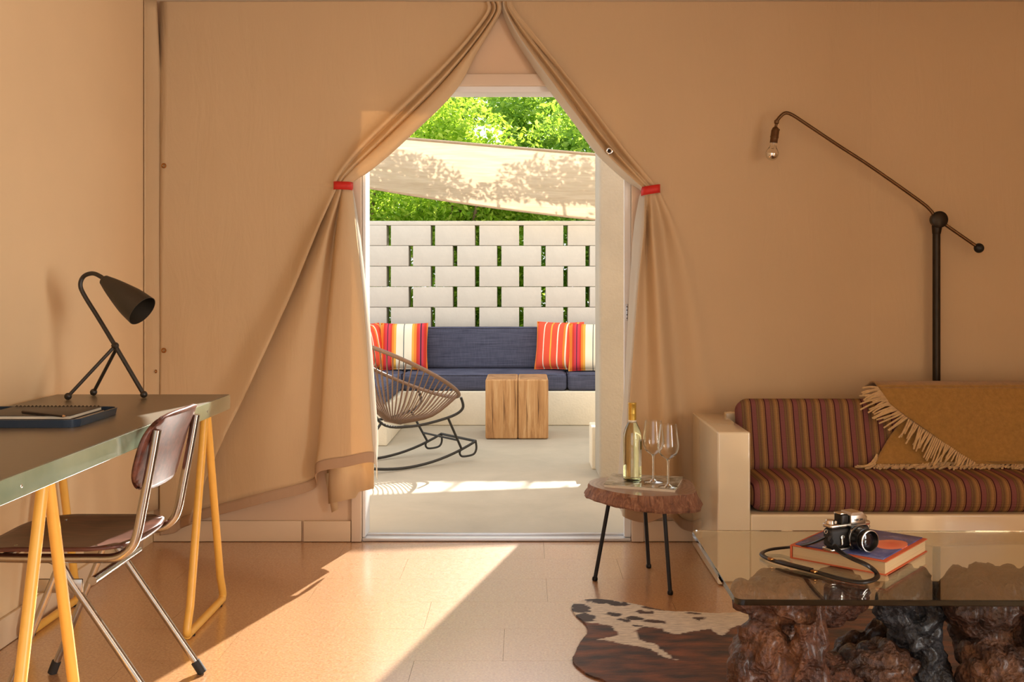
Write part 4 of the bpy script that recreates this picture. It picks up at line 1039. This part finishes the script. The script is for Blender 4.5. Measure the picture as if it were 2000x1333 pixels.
lump('root', [((1.22, 2.70, .31), (.15, .12, .085)), ((1.40, 2.72, .30), (.12, .12, .09)), ((1.25, 2.64, .13), (.13, .11, .12)), ((1.42, 2.68, .10), (.14, .12, .10)), ((.93, 2.70, .13), (.11, .10, .075)), ((.86, 2.70, .05), (.14, .12, .05)), ((1.10, 2.76, .05), (.15, .12, .05)), ((1.0, 2.84, .12), (.14, .06, .10)), ((1.3, 2.76, .2), (.16, .08, .13))],
     [([(1.32, 2.58, .36), (1.34, 2.56, .24), (1.30, 2.55, .12), (1.32, 2.55, .02)], (.03, .04)), ([(1.42, 2.60, .36), (1.40, 2.575, .2), (1.43, 2.56, .03)], (.028, .034))], B3, 7.0, .026)

# book
bz = GZ+.0005
bk = thing('art_book', 'thick book with blue and orange cover on the glass table', 'book', (.926, 2.828, bz), R(-40))
bw, bh_, bt = .262, .31, .037
M_COVER = plain('orange_cloth', srgb(196, 92, 52), .6, 0, .05, 80)
def jacket():
    t = NT('book_jacket'); v = t.coord(); s_ = t.sep(v)
    a = t.math('MULTIPLY', t.math('SUBTRACT', s_[0], .080), 22.0); b = t.math('MULTIPLY', t.math('SUBTRACT', s_[1], .012), 16.0)
    d = t.math('ADD', t.math('POWER', a, 2.0), t.math('POWER', b, 2.0)); n_ = t.noise(v, 14, 4, .6, .6)
    d = t.math('ADD', d, t.math('MULTIPLY', n_, .9))
    blue = t.ramp(t.noise(v, 9, 4, .6, .8), [(.35, srgb(52, 62, 100)), (.55, srgb(84, 92, 146)), (.75, srgb(130, 136, 176))])
    c = t.ramp(d, [(.25, srgb(150, 60, 50)), (.5, srgb(226, 110, 80)), (1.0, srgb(236, 130, 96))])
    n2 = t.new('ShaderNodeClamp'); t.link(t.math('MULTIPLY', t.math('SUBTRACT', 1.45, d), 8.0), n2.inputs[0])
    t.set(t.mix(blue, c, n2.outputs[0]), .2, 0, .5); return t.m
obj('back_board', G().rbox(-bw/2, bw/2, -bh_/2, bh_/2, 0, .003, .001, 1), M_COVER, bk, world=False)
obj('pages', G().box(-bw/2+.003, bw/2-.005, -bh_/2+.005, bh_/2-.005, .003, bt-.003), plain('page_block', srgb(206, 176, 132), .8, 0, .1, 4, .3, .2, 1, (1, 1, 300)), bk, world=False, smooth=False)
obj('front_board', G().rbox(-bw/2, bw/2, -bh_/2, bh_/2, bt-.003, bt, .001, 1), M_COVER, bk, world=False)
obj('spine', G().rbox(-bw/2-.003, -bw/2+.001, -bh_/2, bh_/2, 0, bt, .001, 1), M_COVER, bk, world=False)
obj('jacket', G().rbox(-bw/2+.008, bw/2-.012, -bh_/2+.010, bh_/2-.006, bt, bt+.0032, .001, 1), jacket(), bk, world=False, label='blue and orange printed cover')

# camera
CBZ = bz+bt+.0034
cp = Fz(1655, 1072, CBZ); film = thing('film_camera', 'chrome and black film camera with a round lens on the book', 'camera', (cp.x, cp.y, CBZ), R(24))
M_LEATH = plain('black_leatherette', srgb(24, 22, 21), .55, 0, .1, 200, .3); M_SILV = plain('satin_chrome', srgb(206, 198, 186), .25, 1, .05, 60); M_BLK = plain('black_enamel', srgb(16, 15, 15), .3, .2)
W2 = .068
obj('body', G().rbox(-W2, W2, -.015, .022, .008, .060, .012, 4), M_LEATH, film, world=False)
obj('bottom_plate', G().rbox(-W2, W2, -.0152, .0222, .0, .008, .004, 2), M_SILV, film, world=False)
obj('top_plate', G().rbox(-W2, W2, -.0153, .0223, .060, .072, .006, 3), M_SILV, film, world=False)
obj('mirror_box', G().rbox(-.008, .036, -.024, -.010, .002, .066, .003, 2), M_BLK, film, world=False)
prof = [(-.012, .066), (-.012, .094), (-.006, .101), (.028, .101), (.040, .086), (.040, .066)]
g = G(); g.add([(x, -.026, z) for x, z in prof]+[(x, .016, z) for x, z in prof], [tuple(range(5, -1, -1)), tuple(range(6, 12))]+[(i, (i+1) % 6, 6+(i+1) % 6, 6+i) for i in range(6)])
fi = obj('finder', g, M_SILV, film, world=False, smooth=False)
obj('finder_front', G().rbox(-.011, .038, -.0275, -.0255, .068, .0935, .001, 1), M_SILV, fi, world=False)
obj('finder_hood', G().rbox(-.036, -.0125, -.020, .012, .072, .097, .004, 3), M_BLK, fi, world=False)
obj('finder_cap', G().rbox(-.038, -.018, -.018, .010, .0972, .1005, .001, 1), M_SILV, fi, world=False)
fc = bpy.data.curves.new('lettering', 'FONT'); fc.body = 'NIKON'; fc.size = .0085; fc.extrude = .0002; fc.align_x = 'CENTER'
to = bpy.data.objects.new('tmp', fc); COL.objects.link(to); me = bpy.data.meshes.new_from_object(to.evaluated_get(bpy.context.evaluated_depsgraph_get())); bpy.data.objects.remove(to)
lt = bpy.data.objects.new('lettering', me); me.materials.clear(); me.materials.append(M_BLK); COL.objects.link(lt); lt.parent = fi; lt.location = (.0135, -.0279, .0785); lt.rotation_euler = (R(90), 0, 0)
ML = Matrix.Translation((.014, -.022, .034)) @ Matrix.Rotation(R(90), 4, 'X')
ls = obj('lens', G().lathe([(.031, 0), (.031, .008), (.029, .009), (.029, .020), (.0305, .021), (.0305, .032), (.027, .033), (.027, .038), (.0285, .039), (.0285, .047), (.026, .048), (.024, .044), (.020, .036), (.0001, .036)], 40, ML, False), M_BLK, film, world=False, angle=35)
obj('lens_ring', G().lathe([(.0315, .0), (.0315, .006), (.030, .0075), (.0295, .0)], 40, ML, False), M_SILV, ls, world=False)
obj('lens_ring', G().lathe([(.0287, .046), (.0287, .049), (.0265, .0495), (.0262, .046)], 40, ML, False), M_SILV, ls, world=False)
obj('lens_glass', G().lathe([(.0205, .037), (.015, .0395), (.008, .041), (.0001, .0415)], 30, ML, False), plain('coated_glass', srgb(34, 24, 26), .05, 0, .02), ls, world=False)
for (x, y, r_, h_) in ((-.056, .003, .012, .010), (-.036, .006, .008, .006), (.055, .003, .011, .011)):
    k = obj('dial', G().lathe([(r_, .072), (r_, .072+h_*.8), (r_*.85, .072+h_), (.0001, .072+h_)], 24, Matrix.Translation((x, y, 0))), M_SILV, film, world=False)
obj('timer_lever', G().rbox(-.036, -.028, -.0195, -.0155, .016, .036, .0018, 2).lathe([(.006, 0), (.006, .004), (.0001, .005)], 14, Matrix.Translation((-.032, -.0152, .037)) @ Matrix.Rotation(R(90), 4, 'X')), M_SILV, film, world=False)
for s_ in (-1, 1): obj('strap_lug', G().tube([(s_*(W2+.004)+.005*math.cos(a), .0, .052+.005*math.sin(a)) for a in [2*math.pi*k/14 for k in range(14)]], .0012, 6, True), M_SILV, film, world=False)
M_STRAP = plain('black_leather', srgb(26, 23, 22), .35, 0, .1, 60)
sp_pts = [(1614, 1050, .498), (1585, 1062, .470), (1545, 1069, .430), (1505, 1074, .4085), (1488, 1082, .4075), (1500, 1092, .4065), (1535, 1103, .407), (1590, 1117, .4065), (1640, 1131, .4065), (1680, 1138, .407), (1709, 1132, .408), (1712, 1120, .425), (1694, 1105, .450), (1665, 1092, .459), (1640, 1078, .461), (1626, 1062, .475), (1620, 1052, .499)]
spv = smooth_pts([Fz(p[0], p[1], p[2]-(.012 if p[2] > .42 else 0)) for p in sp_pts], 6)
w_inv = (Matrix.Translation(film.location) @ Matrix.Rotation(R(24), 4, 'Z')).inverted()
g = G().tube([w_inv @ p for p in spv], .0072, 8, flat=.55)
st = obj('strap', g, M_STRAP, film, world=False, label='thin black leather strap looped on the glass')
pad = [w_inv @ Fz(*p) for p in [(1520, 1097, .4095), (1550, 1105, .411), (1585, 1114, .4095)]]
obj('strap_pad', G().tube(smooth_pts(pad, 5), .012, 8, flat=.35), M_STRAP, st, world=False)
for (px, py) in ((1506, 1093), (1590, 1117)):
    p = w_inv @ Fz(px, py, .41); obj('buckle', G().rbox(p.x-.006, p.x+.006, p.y-.008, p.y+.008, p.z-.002, p.z+.003, .001, 1), M_BRASS, st, world=False)

# things that come in several carry a common group
GROUPS = {'seat_cushion': 'navy seat cushions on the patio bench', 'back_cushion': 'navy back cushions on the patio bench', 'throw_pillow': 'striped pillows on the patio bench', 'wine_glass': 'wine glasses on the side table', 'leafy_shrub': 'shrubs behind the block wall', 'trestle': 'yellow trestles under the desk', 'spiral_notebook': 'notebooks in the tray', 'canvas_curtain': 'canvas curtains at the doorway'}
for o in bpy.data.objects:
    if o.parent is None and o.name.split('.')[0] in GROUPS and 'category' in o: o['group'] = GROUPS[o.name.split('.')[0]]
